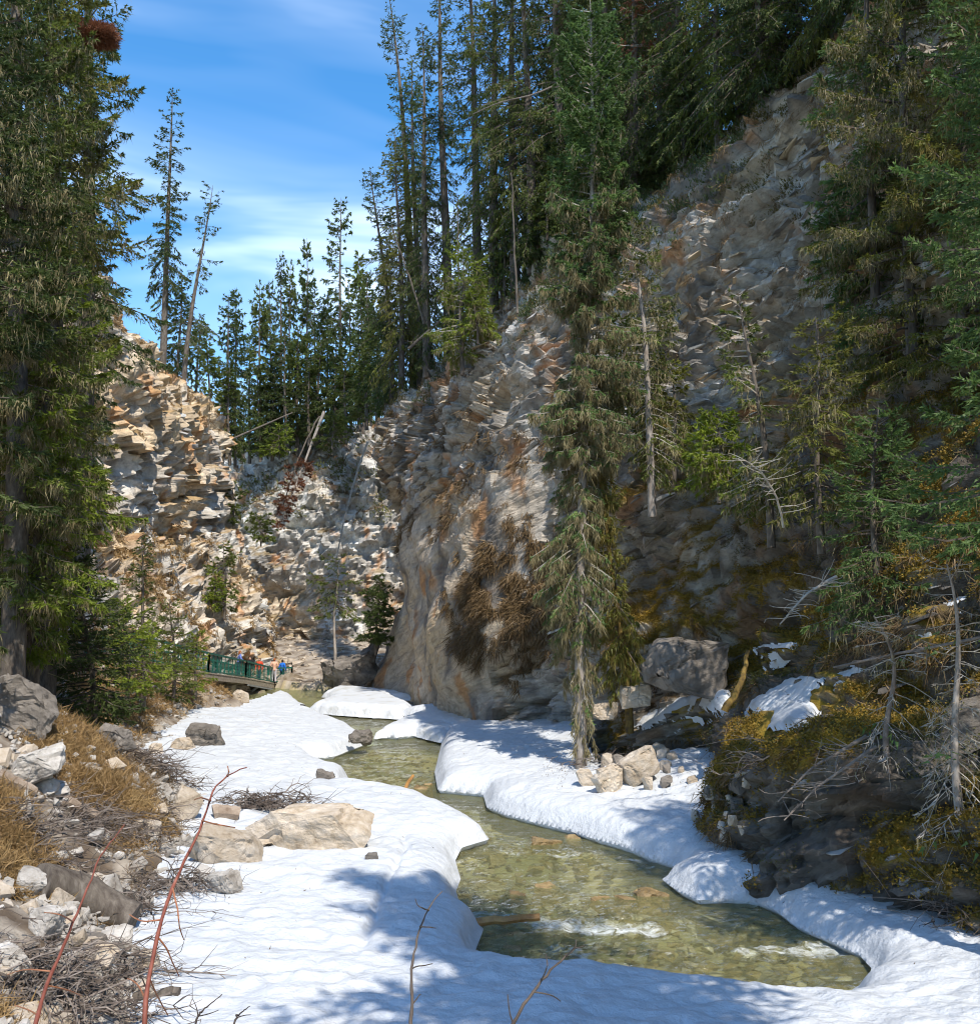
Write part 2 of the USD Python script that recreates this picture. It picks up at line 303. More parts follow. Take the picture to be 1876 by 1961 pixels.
# ------------------------------------------------------------------ stream, snow, ground
def wz(y):                                   # water level along the stream (rises away from the camera over small ledges)
    y = np.asarray(y, float)
    return 0.10 * sst(15.6, 16.6, y) + 0.10 * sst(19.5, 20.6, y) + 0.016 * np.clip(y - 20, 0, 60)

def unproj(pts, h=0.12):
    """outline in the picture -> outline on the water, h above its level"""
    p = np.asarray(pts, float); y = np.full(len(p), 20.0)
    for _ in range(12):
        q = onz(p[:, 0], p[:, 1], wz(y) + h); y = np.clip(q[:, 1], 3, 95)
    return q[:, :2]

import shapely
from shapely import geometry as sg
STREAM = [(545, 1322), (600, 1318), (640, 1322), (632, 1332), (662, 1341), (596, 1362), (640, 1368), (745, 1370), (790, 1378), (720, 1409), (760, 1412), (850, 1402), (845, 1425), (832, 1478),
          (838, 1512), (925, 1520), (932, 1545), (965, 1558), (1030, 1575), (1092, 1590), (1140, 1606), (1222, 1632), (1275, 1652), (1308, 1664), (1266, 1680), (1300, 1706), (1335, 1722), (1395, 1720), (1440, 1722),
          (1486, 1742), (1520, 1768), (1592, 1800), (1645, 1826), (1668, 1850), (1662, 1872), (1632, 1890), (1625, 1918), (1585, 1934), (1480, 1934), (1350, 1912), (1180, 1892), (1000, 1886), (930, 1870), (906, 1832), (926, 1777),
          (884, 1748), (873, 1705), (882, 1682), (872, 1645), (884, 1622), (938, 1606), (905, 1578), (832, 1548), (755, 1522), (612, 1516), (660, 1506), (668, 1490), (610, 1470), (588, 1452), (640, 1448), (712, 1420), (655, 1392), (612, 1376), (570, 1350), (555, 1335)]
sw = unproj(STREAM)
sw = np.vstack([sw, [[-20, 85], [-9, 85]]])           # bends away behind the far corner
stream = sg.Polygon(np.vstack([sw[:0], sw[-2:][::-1][:0], sw[:-2]]))
tail = sg.Polygon([(-15.4, 56), (-14.8, 61.5), (-17, 65), (-16.6, 66.2), (-12.4, 63), (-10.4, 55)])
stream = stream.buffer(0).union(tail).buffer(-.08).buffer(.16).buffer(-.08)
_sb = np.vstack([np.array(g.exterior.segmentize(.06).coords) for g in getattr(stream, 'geoms', [stream])])
from scipy.spatial import cKDTree
_sbt = cKDTree(_sb)
def sdf(x, y):
    """distance to the stream's edge, positive on the banks, and the direction away from the water"""
    q = np.stack([np.ravel(x), np.ravel(y)], 1)
    d, i = _sbt.query(q)
    ins = shapely.contains_xy(stream, q[:, 0], q[:, 1])
    n = q - _sb[i]; n /= np.linalg.norm(n, axis=1, keepdims=True) + 1e-9
    s = np.where(ins, -d, d); n = np.where(ins[:, None], -n, n)
    return s.reshape(np.shape(x)), n.reshape(np.shape(x) + (2,))

def snow_top(x, y, s):
    p = np.stack([x, y, 0 * x], -1)
    h = .50 * (1 - np.exp(-np.clip(s, 0, None) / .24)) + .055 * np.clip(s, 0, 7)
    h = h + .22 * (fbm(p * .35, 3, 5) - .5) + .10 * (fbm(p * 1.3, 3, 9) - .5)
    cups = fbm(p * [2.4, 4.6, 1], 2, 12)
    h = h + .13 * (cups - .5) * sst(.2, .9, s) + .045 * (fbm(p * [6, 9, 1], 2, 13) - .5) * sst(.1, .5, s)
    h = h - .10 * np.exp(-((x + 1.75 + .35 * (fbm(p * .8, 3, 14) - .5)) / .07) ** 2) * sst(12.5, 13.5, y) * (1 - sst(19.0, 20.5, y)) * sst(.3, .8, s)
    h += np.where(x > 2, .10 * np.clip(x - 2, 0, 6) * sst(1, 5, s), 0)
    return wz(y) + .10 + h * sst(-.05, .30, s + .05)

LEFT_EDGE = [(470, 1345), (400, 1362), (330, 1402), (290, 1440), (345, 1505), (378, 1575), (340, 1660), (300, 1725), (255, 1800), (238, 1880), (205, 1961)]
le = unproj(LEFT_EDGE, .85)
ly = np.concatenate([[-20, 0, 7], le[::-1, 1], [50, 55, 66, 90]]); lx = np.concatenate([[-3.6, -3.6, -3.8], le[::-1, 0], [-14.8, -17.0, -18.0, -24]])
def left_edge(y): return np.interp(y, ly, lx)

def ground_z(x, y):
    p = np.stack([x, y, 0 * x], -1)
    s, _ = sdf(x, y)
    bed = wz(y) - .42 + .22 * (fbm(p * .9, 4, 3) - .5) - .28 * sst(.0, 1.6, -s) * (1 - sst(14.5, 16.5, y)) + .25 * np.exp(-((y - 17.2 + .25 * x) / .7) ** 2) + .22 * np.exp(-((y - 21.0) / .6) ** 2)
    bank = wz(y) + .25 + .12 * (fbm(p * .6, 3, 4) - .5)
    z = np.where(s > -.25, lerp(bed, bank, sst(.5, 1.8, s)), bed)
    t = left_edge(y) - x + 1.1 * (fbm(p * .45, 3, 21) - .5)
    rough = .55 * (fbm(p * .7, 5, 8) - .5) + .22 * (fbm(p * 3.0, 3, 18) - .5)
    sl = wz(y) + .72 + .58 * np.clip(t, -4, 6) + .75 * np.clip(t - 6, 0, 14) + rough * sst(-.5, 1.5, t)
    z = np.maximum(z, np.where(t > -3, sl, -9))
    z = np.maximum(z, np.where(y > 61, wz(y) + .30 + .09 * (y - 63) + rough * .5, -9) * np.where(s > -.2, 1, 1) - np.where(s < 0, 1.2 * (1 - sst(66, 68, y)), 0))
    bankcam = 3.1 - .62 * np.clip(y - 1.6, 0, 6) + .3 * (fbm(p * .8, 3, 2) - .5)          # the bank the camera stands on
    return np.maximum(z, np.where(y < 7.0, bankcam, -9))

def grid_mesh(nu, nv, fn):
    """vertices fn(u, v) over a unit grid, as (v, f)"""
    u, v = np.meshgrid(np.linspace(0, 1, nu), np.linspace(0, 1, nv), indexing='ij')
    P = fn(u, v).reshape(-1, 3)
    i, j = np.meshgrid(np.arange(nu - 1), np.arange(nv - 1), indexing='ij')
    a = (i * nv + j).ravel()
    return P, np.vstack([np.stack([a, a + nv, a + nv + 1], 1), np.stack([a, a + nv + 1, a + 1], 1)])

def fan(nx, ny, y0, y1, k0, k1, x0=0.0):
    """grid that widens with distance: x between k0 and k1 times (y + 6)"""
    def fn(u, v):
        y = y0 * (y1 / y0) ** v if y0 > 0 else y0 + (y1 - y0) * v
        x = (k0 + (k1 - k0) * u) * (y + 6) + x0
        return np.stack([x, y, 0 * x], -1)
    return grid_mesh(nx, ny, fn)

def flip_up(v, f):
    n = np.cross(v[f[:, 1]] - v[f[:, 0]], v[f[:, 2]] - v[f[:, 0]])
    return f if n[:, 2].mean() > 0 else f[:, ::-1]

SOLID = []          # surfaces that things can be stood on
# ground: fine in front of the camera
def ground():
    gv, gf = fan(290, 350, 1.5, 95, -.66, .60)
    gv[:, 2] = ground_z(gv[:, 0], gv[:, 1])
    x, y = gv[:, 0], gv[:, 1]
    s, _ = sdf(x, y); t = left_edge(y) - x
    p = gv
    n1, n2, n3 = fbm(p * .8, 4, 31), fbm(p * 2.2, 4, 33), fbm(p * .35, 3, 35)
    soil = lerp((.13, .095, .065), (.36, .31, .25), sst(.35, .65, n2)[:, None])
    straw = lerp((.33, .23, .10), (.46, .34, .17), n1[:, None])
    c = lerp(soil, straw, (sst(.50, .60, n3) * sst(.5, 2, t))[:, None])
    bedc = lerp((.20, .18, .10), (.44, .35, .20), sst(.35, .7, n1)[:, None])
    bedc = lerp(bedc, (.10, .105, .05), (sst(.8, 2.2, -s) * (1 - sst(14.0, 16.5, y + .1 * x)) * .8)[:, None])
    c = np.where((s < .3)[:, None], bedc, c)
    gf = flip_up(gv, gf)
    obj('ground', (gv, gf), M['soil'], tint=c, smooth=True, kind='structure')
    SOLID.append(gv)
ground()
# the land the canyon is cut in, out to the horizon (a step below everything else)
fv, ff = grid_mesh(40, 40, lambda u, v: np.stack([(u - .5) * 1600, (v - .4) * 1600, -3.0 + 0 * u], -1))
ff = flip_up(fv, ff)
obj('valley_floor', (fv, ff), M['soil'], tint=np.tile((.16, .14, .10), (len(fv), 1)), smooth=True, kind='structure')

def water():
    v, f = fan(330, 520, 8.5, 94, -.42, .36)
    s, _ = sdf(v[:, 0], v[:, 1])
    x, y = v[:, 0], v[:, 1]
    p = v * 1.0
    rap = np.exp(-((y - 16.0 + .16 * x) / 1.0) ** 2) * .95 + .85 * np.exp(-((y - 20.1) / .75) ** 2) + .55 * np.exp(-((y - 14.2 - .2 * x) / .9) ** 2) * sst(.5, 1.5, x) * (1 - sst(3.3, 4.6, x)) + .4 * np.exp(-((y - 23.6) / .8) ** 2) + .25 * np.exp(-((y - 33) / 1.2) ** 2)
    rap = rap * (.25 + 1.3 * sst(.42, .62, fbm(p * [.9, 2.2, 1], 3, 57)))
    z = wz(y) + (fbm(p * [1.8, 3.5, 1], 4, 51) - .5) * (.05 + .16 * rap) + (fbm(p * [5, 8, 1], 3, 53) - .5) * (.02 + .07 * rap)
    v[:, 2] = z
    keep = (s < .6)[f].any(1)
    f = f[keep]; used = np.unique(f); remap = np.full(len(v), -1); remap[used] = np.arange(len(used))
    v, f = v[used], remap[f]; rap = rap[used]
    obj('stream_water', (v, flip_up(v, f)), M['water'], tint=np.stack([rap * .22, 0 * rap, 0 * rap], 1), smooth=True, kind='structure')
water()

def snow():
    v, f = fan(460, 560, 3.0, 62, -.60, .54)
    x, y = v[:, 0].copy(), v[:, 1].copy()
    s, n = sdf(x, y)
    snap = np.abs(s) < .55 * (.0054 * y + .02)
    x, y = np.where(snap, x - n[:, 0] * s, x), np.where(snap, y - n[:, 1] * s, y); s = np.where(snap, 0.0, s)
    z = snow_top(x, y, s)
    under = s < 0
    lip = wz(y) + .10
    k = np.clip(-s, 0, .6)
    # the lip curls back underneath itself, leaving a dark gap above the water
    x = np.where(under, x + n[:, 0] * k * 1.9, x); y = np.where(under, y + n[:, 1] * k * 1.9, y)
    z = np.where(under, lip - .04 - k * .55, z)
    v = np.stack([x, y, z], 1)
    keep = (s > -.55)[f].all(1)
    # leave out what lies well inside the left slope, the camera's bank or behind the right bank's foot
    t = left_edge(v[:, 1]) - v[:, 0]
    far = (t > 4.0) | ((v[:, 1] > 45) & (v[:, 0] < -12.5 + .0 * y)) | (v[:, 1] > 56) | ((v[:, 1] > 27) & (v[:, 0] > 3.2)) | ((v[:, 1] > 37.5) & (v[:, 0] > -9.5)&(v[:,1]>46))
    keep &= ~far[f].any(1)
    f = f[keep]; used = np.unique(f); remap = np.full(len(v), -1); remap[used] = np.arange(len(used))
    v, f, ss, xx, yy = v[used], remap[f], s[used], x[used], y[used]
    dirt = sst(.62, .75, fbm(np.stack([xx, yy, 0 * xx], 1) * [1.2, 2.5, 1], 4, 71)) * sst(2.0, 4.5, ss) * .35
    tone = 1 + .16 * (fbm(np.stack([xx, yy, 0 * xx], 1) * [2.2, 4.0, 1], 4, 73) - .5) + .10 * (fbm(np.stack([xx, yy, 0 * xx], 1) * [9, 12, 1], 3, 74) - .5)
    c = tone[:, None] * lerp((.53, .55, .572), (.40, .36, .30), dirt[:, None])
    obj('snow_bank', (v, flip_up(v, f)), M['snow'], tint=c, smooth=True, kind='structure')
    SOLID.append(v)
snow()

def snow_patch(outline, h, label, Y=None, thick=.16, seed=0, name='snow_patch', z=None, cat='snow patch'):
    """a small thick sheet of snow; outline traced in the picture, lying on its own tilted plane through the given depths"""
    P = np.array([at(a, b, Y0) for a, b, Y0 in outline]) if Y is None else np.array([at(a, b, Y) for a, b in outline])
    c = P.mean(0); U, S, Vt_ = np.linalg.svd(P - c)
    nrm = Vt_[2] * np.sign(Vt_[2][2]); e1 = Vt_[0]; e2 = np.cross(nrm, e1)
    poly = sg.Polygon(np.stack([(P - c) @ e1, (P - c) @ e2], 1)).buffer(0)
    if poly.geom_type != 'Polygon': poly = max(poly.geoms, key=lambda g: g.area)
    poly = poly.buffer(.05).segmentize(.25)
    step = max(.05, math.sqrt(poly.area) / 40)
    b = poly.bounds
    gx, gy = np.meshgrid(np.arange(b[0] - step, b[2] + 2 * step, step), np.arange(b[1] - step, b[3] + 2 * step, step), indexing='ij')
    q = np.stack([gx.ravel(), gy.ravel()], 1)
    d = shapely.distance(poly.exterior, shapely.points(q)); ins = shapely.contains_xy(poly, q[:, 0], q[:, 1]); s = np.where(ins, d, -d)
    s = s + .5 * step * (fbm(np.stack([q[:, 0], q[:, 1], q[:, 0] * 0 + seed], 1) * 3, 3, seed) - .5) * 4
    top = thick * np.sqrt(np.clip(s / (thick * 1.2), 0, 1)) + .08 * (fbm(np.stack([q[:, 0], q[:, 1], 0 * q[:, 0]], 1) * 1.5, 3, seed + 3) - .5)
    nx, ny = gx.shape
    hgt = np.where(s > 0, top, -.12)
    v = c + q[:, :1] * e1 + q[:, 1:] * e2 + hgt[:, None] * nrm
    i, j = np.meshgrid(np.arange(nx - 1), np.arange(ny - 1), indexing='ij'); a = (i * ny + j).ravel()
    f = np.vstack([np.stack([a, a + ny, a + ny + 1], 1), np.stack([a, a + ny + 1, a + 1], 1)])
    f = f[(s > -.02 - step)[f].all(1)]
    used = np.unique(f); remap = np.full(len(v), -1); remap[used] = np.arange(len(used)); v, f = v[used], remap[f]
    dirt = sst(.55, .75, fbm(v * 2.2, 4, seed + 9)) * .5
    return obj(name, (v, flip_up(v, f)), M['snow'], tint=lerp((.55, .57, .592), (.38, .36, .30), dirt[:, None]), smooth=True, label=label, cat=cat)

# ------------------------------------------------------------------ cliffs
def facets(p, dip, size, stretch, tilt, off, seed):
    """broken faces: every cell of the rock has its own plane, tilted and set back at random"""
    rng = np.random.default_rng(seed); q = p.reshape(-1, 3)
    q = q + (np.stack([fbm(q * .8 / size + k * 9, 3, seed + k) for k in range(3)], 1) - .5) * size * .7
    sc = q + dip * ((q @ dip) * (stretch - 1))[:, None]
    lo, hi = sc.min(0) - size, sc.max(0) + size
    keep = rng.integers(0, len(sc), int(len(sc)))
    key = np.floor(sc[keep] / size).astype(np.int64); _, i = np.unique(key @ [1, 100003, 10000019], return_index=True)
    seeds = (np.floor(sc[keep][i] / size) + rng.random((len(i), 3))) * size
    _, c = cKDTree(seeds).query(sc)
    dirs = rng.normal(size=(len(seeds), 3)); dirs /= np.linalg.norm(dirs, axis=1, keepdims=True)
    o = rng.uniform(-.5, .5, len(seeds))
    return (tilt * ((sc - seeds[c]) * dirs[c]).sum(1) + off * size * o[c]).reshape(p.shape[:-1])

def rock_disp(p, dip, amp=1.0, seed=0, big=1.0, chunk=0.0, fl=1.0):
    """relief of bedded rock: beds that stand out and fall back along their length, open joints between them, long cracks across"""
    dip = np.asarray(dip, float) / np.linalg.norm(dip)
    t1 = np.cross(dip, [0.3, 0.1, .9]); t1 /= np.linalg.norm(t1); t2 = np.cross(dip, t1)
    d = big * (2.4 * (fbm(p * .11, 3, seed + 1) - .5) + 1.3 * (fbm(p * .38, 4, seed + 2) - .5))
    s0 = p @ dip + 1.1 * (fbm(p * .2, 3, seed + 3) - .5)
    for o, (th, bl, a) in enumerate([(1.5, 2.8, .62), (.52, 1.2, .36), (.21, .5, .15)]):
        s = s0 / th; k = np.floor(s); fr = s - k
        q = np.stack([p @ t1 / bl, p @ t2 / bl, k * 7.31 + seed], -1)
        h = sst(.34, .66, fbm(q, 2, seed + 60 + o))
        jx, jy = np.floor(p @ t1 / bl * 1.5 + hsh(k, k * 0 + seed + o) * 9), np.floor(p @ t2 / bl * 1.5 + hsh(k, k * 0 + seed + o + 40) * 9)
        h = .75 * h + .25 * hsh(k, jx, jy, k * 0 + o + seed)
        gap = np.minimum(fr, 1 - fr)
        loc = sst(.30, .60, fbm(p * .42 + 7.3 * o, 3, seed + 11 + o))
        d = d + amp * a * ((h - .5) + .35 * (fr - .5) - .55 * (1 - sst(0, .2, gap))) * (.2 + 1.0 * loc)
    ck = np.exp(-((fbm(p * [.55, .55, .13] + 5, 3, seed + 35) - .5) / .014) ** 2)
    rg = 1 - np.abs(2 * fbm(p * [.8, .8, .45] + 3, 4, seed + 31) - 1)
    st = 2.4 if np.max(chunk) < .5 else 1.25
    fc = facets(p, dip, 2.3, st, .55, .30, seed + 70) + facets(p, dip, .85, st, .60, .34, seed + 71)
    return d + fl * fc - amp * .28 * ck + amp * .16 * (fbm(p * 2.6, 3, seed + 30) - .5) + chunk * (.9 * (rg - .8) + .55 * (fbm(p * 1.5, 3, seed + 33) - .5))

def interp_rows(P, per_u):
    """catmull-like resampling of control rows (nu, nv, 3) along axis 0 with given counts"""
    from scipy.interpolate import PchipInterpolator
    L = np.concatenate([[0], np.cumsum(np.linalg.norm(np.diff(P[:, :4].mean(1), axis=0), axis=1))])
    return PchipInterpolator(L, P, axis=0), L

def cliff(name, stations, ustep, vstep, dip, amp, seed, colour, big=1.0, ampfn=None, chunk=0.0, mname='cliff'):
    """stations: list of ((x, y), (into x, into y), [(d, z), ...]) all with the same number of profile points"""
    from scipy.interpolate import PchipInterpolator
    ctrl = []
    for (x, y), (ix, iy), prof in stations:
        n = math.hypot(ix, iy)
        ctrl.append([(x + ix / n * d, y + iy / n * d, z) for d, z in prof])
    P = np.array(ctrl, float)
    itp, L = interp_rows(P, None)
    # step along the cliff follows its distance from the camera
    us = [0.0]
    while us[-1] < L[-1]:
        q = itp(us[-1])[2]
        us.append(us[-1] + ustep * np.clip(math.hypot(q[0], q[1]) / 25, .7, 3) * (1.0 if q[1] > 8 else 4.0))
    us = np.clip(us, 0, L[-1])
    rows = itp(us)                                   # (nu, nprof, 3)
    vl = np.concatenate([[0], np.cumsum(np.linalg.norm(np.diff(P, axis=1), axis=2).mean(0))])
    last = vl[-2]
    vs = np.concatenate([np.arange(0, last, vstep), np.linspace(last, vl[-1], 40)])
    S = PchipInterpolator(vl, rows, axis=1)(vs)      # (nu, nv, 3)
    du, dv = np.gradient(S, axis=0), np.gradient(S, axis=1)
    N = np.cross(du, dv); N /= np.linalg.norm(N, axis=2, keepdims=True) + 1e-9
    # make normals look towards the stream / sky
    into = np.array([s[1] for s in stations]).mean(0)
    if (N[..., 0] * into[0] + N[..., 1] * into[1]).mean() > 0: N = -N
    a = amp if ampfn is None else ampfn(S) * amp
    near_low = (1 - sst(7, 11, S[..., 2])) * (1 - sst(27, 33, S[..., 1])) if mname == 'cliff_right' else 0
    D = rock_disp(S, dip, a, seed, big, chunk * (a / amp), (a / amp) * ((.62 - .36 * near_low) if mname == 'cliff_right' else .85))
    fade = 1 - .75 * sst(last - 1, last + 5, vs)[None, :]
    V = S + N * (D * fade)[..., None]
    nu, nv = V.shape[:2]
    i, j = np.meshgrid(np.arange(nu - 1), np.arange(nv - 1), indexing='ij'); k = (i * nv + j).ravel()
    f = np.vstack([np.stack([k, k + nv, k + nv + 1], 1), np.stack([k, k + nv + 1, k + 1], 1)])
    V = V.reshape(-1, 3); N = N.reshape(-1, 3)
    fn = np.cross(V[f[:, 1]] - V[f[:, 0]], V[f[:, 2]] - V[f[:, 0]])
    if (fn * N[f[:, 0]]).sum() < 0: f = f[:, ::-1]; fn = -fn
    vn = np.zeros_like(V)
    for c_ in range(3): np.add.at(vn, f[:, c_], fn)
    vn /= np.linalg.norm(vn, axis=1, keepdims=True) + 1e-9
    col = colour(V, vn, D.ravel())
    root = thing(name, None, None, kind='structure')
    obj('rock_face', (V, f), M[mname], root, tint=col)
    SOLID.append(V)
    return root, V, vn, D.ravel()

def colour_rock(V, n, D, seed, tan=.3, dark=.4, white=.4, orange=.1, veg=(.20, .15, .085), vegmin=.62, tanfn=None):
    a, b, c, e = fbm(V * .25, 4, seed), fbm(V * [.55, .55, .16], 4, seed + 1), fbm(V * 1.7, 4, seed + 2), fbm(V * .5, 4, seed + 3)
    col = lerp((.30, .285, .265), (.47, .455, .425), sst(.3, .7, c)[:, None])
    col = lerp(col, (.62, .61, .58), (white * sst(.48, .66, e))[:, None])
    tm = sst(.62 - tan * .35, .80 - tan * .35, a) * .85
    if tanfn is not None: tm = np.clip(tm * .5 + tanfn(V), 0, 1)
    col = lerp(col, lerp((.44, .32, .19), (.56, .45, .31), c[:, None]), tm[:, None])
    col = lerp(col, (.135, .125, .115), (dark * sst(.52, .66, b))[:, None])
    col = lerp(col, (.42, .20, .07), (sst(.66 - orange * .15, .74 - orange * .15, fbm(V * [.8, .8, .4], 4, seed + 5)) * .75)[:, None])
    up = sst(vegmin, vegmin + .22, n[:, 2]) * sst(.35, .55, fbm(V * .9, 3, seed + 6))
    return lerp(col, np.asarray(veg), (up * .9)[:, None])

# right cliff: from the far nose towards the camera and past it
R = [
    ((2, 80), (1, -.3), [(0, -1), (.2, 1.5), (.5, 4), (1, 8), (1.5, 12), (2, 16), (3, 20), (5, 23), (10, 25), (60, 30)]),
    ((-5.5, 71), (1, -.3), [(0, -1), (.2, 1.5), (.5, 4), (1, 8), (1.5, 12), (2, 16), (3, 20), (5, 23), (10, 25), (60, 30)]),
    ((-8.6, 64), (1, .1), [(0, -1), (.2, 1.2), (1.0, 3), (2.4, 7), (2.4, 12), (.9, 16), (1.5, 19.5), (4, 22.5), (9, 25), (60, 30)]),
    ((-6.2, 55), (1, .2), [(0, -1), (.4, 1.5), (1.0, 4), (1.2, 8), (1.0, 12), (.9, 16), (2.2, 20), (5, 23), (9, 25), (60, 31)]),
    ((-3.2, 46), (.9, .35), [(0, -1), (.2, 1.5), (.0, 4), (-.1, 8), (.4, 12), (1.4, 16), (3.0, 20), (5.5, 23), (9, 25.5), (60, 32)]),
    ((-1.4, 39.5), (.75, .65), [(0, -1), (.2, 1.2), (.0, 3), (.8, 6.5), (1.3, 10), (2.4, 14), (4.0, 19), (6.2, 23), (9, 25.5), (60, 33)]),
    ((2.2, 36.6), (.55, .83), [(0, -1), (-.1, 1.2), (.0, 3), (1.0, 6.5), (1.6, 10), (2.6, 14), (4.2, 19), (6.2, 23.5), (9, 26), (60, 34)]),
    ((4.6, 30.5), (.72, .7), [(0, 0), (-.2, 2.2), (-.3, 4.6), (1.2, 6.2), (2.3, 10), (3.2, 14), (4.6, 19), (6.5, 24), (9, 26.5), (60, 36)]),
    ((6.6, 26.0), (.78, .62), [(0, .5), (.3, 2.6), (1.4, 3.3), (2.4, 5.8), (4.0, 9.6), (4.8, 13), (5.8, 18.5), (7.2, 24), (9, 27), (60, 38)]),
    ((5.6, 22.4), (.85, .52), [(0, .3), (.3, 2.4), (2.0, 3.3), (3.1, 5.8), (4.8, 9.5), (5.7, 13), (6.9, 18.2), (8.4, 24), (10.3, 27), (60, 38)]),
    ((4.4, 18.8), (.9, .44), [(0, 0), (.25, 2.2), (2.9, 3.4), (4.2, 5.8), (6.0, 9.4), (7.1, 12.5), (8.6, 18), (10.3, 24), (12.3, 27), (60, 38)]),
    ((4.6, 16.9), (.93, .36), [(0, 0), (.25, 2.3), (3.0, 3.6), (4.4, 6.0), (6.1, 9.4), (7.3, 12.5), (9.0, 18), (11, 24), (13.2, 27), (60, 38)]),
    ((6.2, 15.1), (.9, .40), [(0, 0), (.3, 2.6), (2.4, 3.9), (3.8, 6.2), (5.6, 9.4), (6.8, 12.5), (8.6, 18), (10.7, 24), (13.2, 27), (60, 38)]),
    ((6.9, 12.8), (1, .2), [(0, 0), (.4, 2.8), (2.0, 3.8), (3.3, 6.0), (5.0, 9), (6.5, 12.5), (8.4, 18), (10.4, 23), (13.4, 26), (60, 38)]),
    ((7.8, 9), (1, .1), [(0, 0), (.5, 2.6), (1.8, 3.7), (3, 6), (4.8, 9), (6.3, 12.5), (8.2, 18), (10.2, 23), (13.2, 26), (60, 38)]),
    ((9.2, 2), (1, 0), [(0, 0), (.5, 2.6), (1.6, 3.7), (3, 6), (4.6, 9), (6, 12.5), (8, 18), (10, 23), (13, 26), (60, 38)]),
    ((10, -9), (1, -.1), [(0, 0), (.5, 2.6), (1.6, 3.7), (3, 6), (4.6, 9), (6, 12.5), (8, 18), (10, 23), (13, 26), (60, 38)]),
]
def amp_right(S):
    # the lower part of the far buttress is weathered smooth
    return np.where(S[..., 1] > 38.5, lerp(.10, 1.0, sst(10.5, 16, S[..., 2] + 2.5 * (fbm(S * .3, 3, 4) - .5))), 1.0)
def col_right(V, n, D):
    tanfn = lambda v: .62 * sst(36, 42, v[:, 1]) * (1 - sst(10, 15, v[:, 2])) + .25 * sst(.45, .6, fbm(v * .3, 3, 77)) * sst(8, 12, v[:, 2])
    c = colour_rock(V, n, D, 101, tan=.3, dark=.85, white=.55, orange=.4, tanfn=tanfn)
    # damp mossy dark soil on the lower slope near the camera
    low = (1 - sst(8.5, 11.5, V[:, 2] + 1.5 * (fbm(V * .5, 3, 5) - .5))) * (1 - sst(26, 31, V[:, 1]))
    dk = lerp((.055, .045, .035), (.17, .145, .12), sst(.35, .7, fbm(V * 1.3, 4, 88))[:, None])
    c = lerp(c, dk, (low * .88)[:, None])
    ms = sst(.44, .54, fbm(V * .6, 3, 91)) * sst(-.2, .2, n[:, 2]) * (1 - sst(12, 15, V[:, 2])) * (1 - sst(31, 36, V[:, 1]))
    return lerp(c, lerp((.16, .10, .014), (.36, .245, .025), sst(.3, .7, fbm(V * 3, 3, 93))[:, None]), (ms * .92)[:, None])
right_cliff, RV, RN, RD = cliff('right_cliff', R, .15, .095, (-.33, .20, .92), 1.0, 5, col_right, ampfn=amp_right, chunk=.3, mname='cliff_right')

L = [
    ((-15.5, 12), (-1, 0), [(0, 1), (2, 3), (4, 5), (5.5, 7.5), (6.5, 11), (7, 15), (8, 19), (10, 22.5), (13, 24.5), (60, 30)]),
    ((-16.5, 30), (-1, 0), [(0, 1.5), (1.5, 3.5), (3.5, 6), (5, 8.5), (5.5, 12), (5.8, 16), (6.2, 21), (7.2, 24.5), (10, 26), (60, 30)]),
    ((-16.6, 44), (-1, .1), [(0, .5), (.8, 3.5), (2.5, 6.5), (4.2, 9), (4.6, 12.5), (4.9, 16.5), (5.4, 21.5), (6.6, 25.3), (9, 26.5), (60, 30)]),
    ((-17.4, 54), (-1, .15), [(0, 0), (.6, 3.5), (2.0, 6.5), (3.6, 9.5), (4.2, 12.5), (4.3, 16.5), (4.7, 20.5), (5.8, 24.3), (8, 25.5), (60, 30)]),
    ((-17.6, 63), (-1, .15), [(0, 0), (.5, 3.5), (1.5, 6.5), (3.2, 9.5), (4.2, 12.5), (4.0, 16), (4.4, 20), (5.4, 23), (8, 24.5), (60, 30)]),
    ((-16.9, 71), (-1, .3), [(0, 0), (.4, 3), (1.0, 5), (2.6, 9), (4.2, 12.8), (4.4, 16.2), (4.5, 19.5), (5.6, 22.3), (8, 24), (60, 30)]),
    ((-19.5, 77), (-.7, -.9), [(0, 0), (.4, 3), (1.0, 5), (2.6, 8), (4.2, 12), (4.4, 16), (4.7, 19.5), (5.6, 22), (8, 24), (60, 30)]),
    ((-27, 82), (-.4, -.9), [(0, 0), (.4, 3), (1.0, 5), (2.6, 8), (4.2, 12), (4.4, 16), (4.7, 19.5), (5.6, 22), (8, 24), (60, 30)]),
]
def col_left(V, n, D):
    tanfn = lambda v: .10 + .75 * sst(.36, .56, fbm(v * .16, 3, 57)) * sst(7, 11, v[:, 2])
    return 1.15 * colour_rock(V, n, D, 201, tan=.6, dark=.42, white=.7, orange=.35, veg=(.30, .20, .09), vegmin=.6, tanfn=tanfn)
left_cliff, LV, LN, LD = cliff('left_cliff', L, .10, .15, (.30, -.1, .95), 0.22, 15, col_left, big=1.0, chunk=.8, mname='cliff_left')

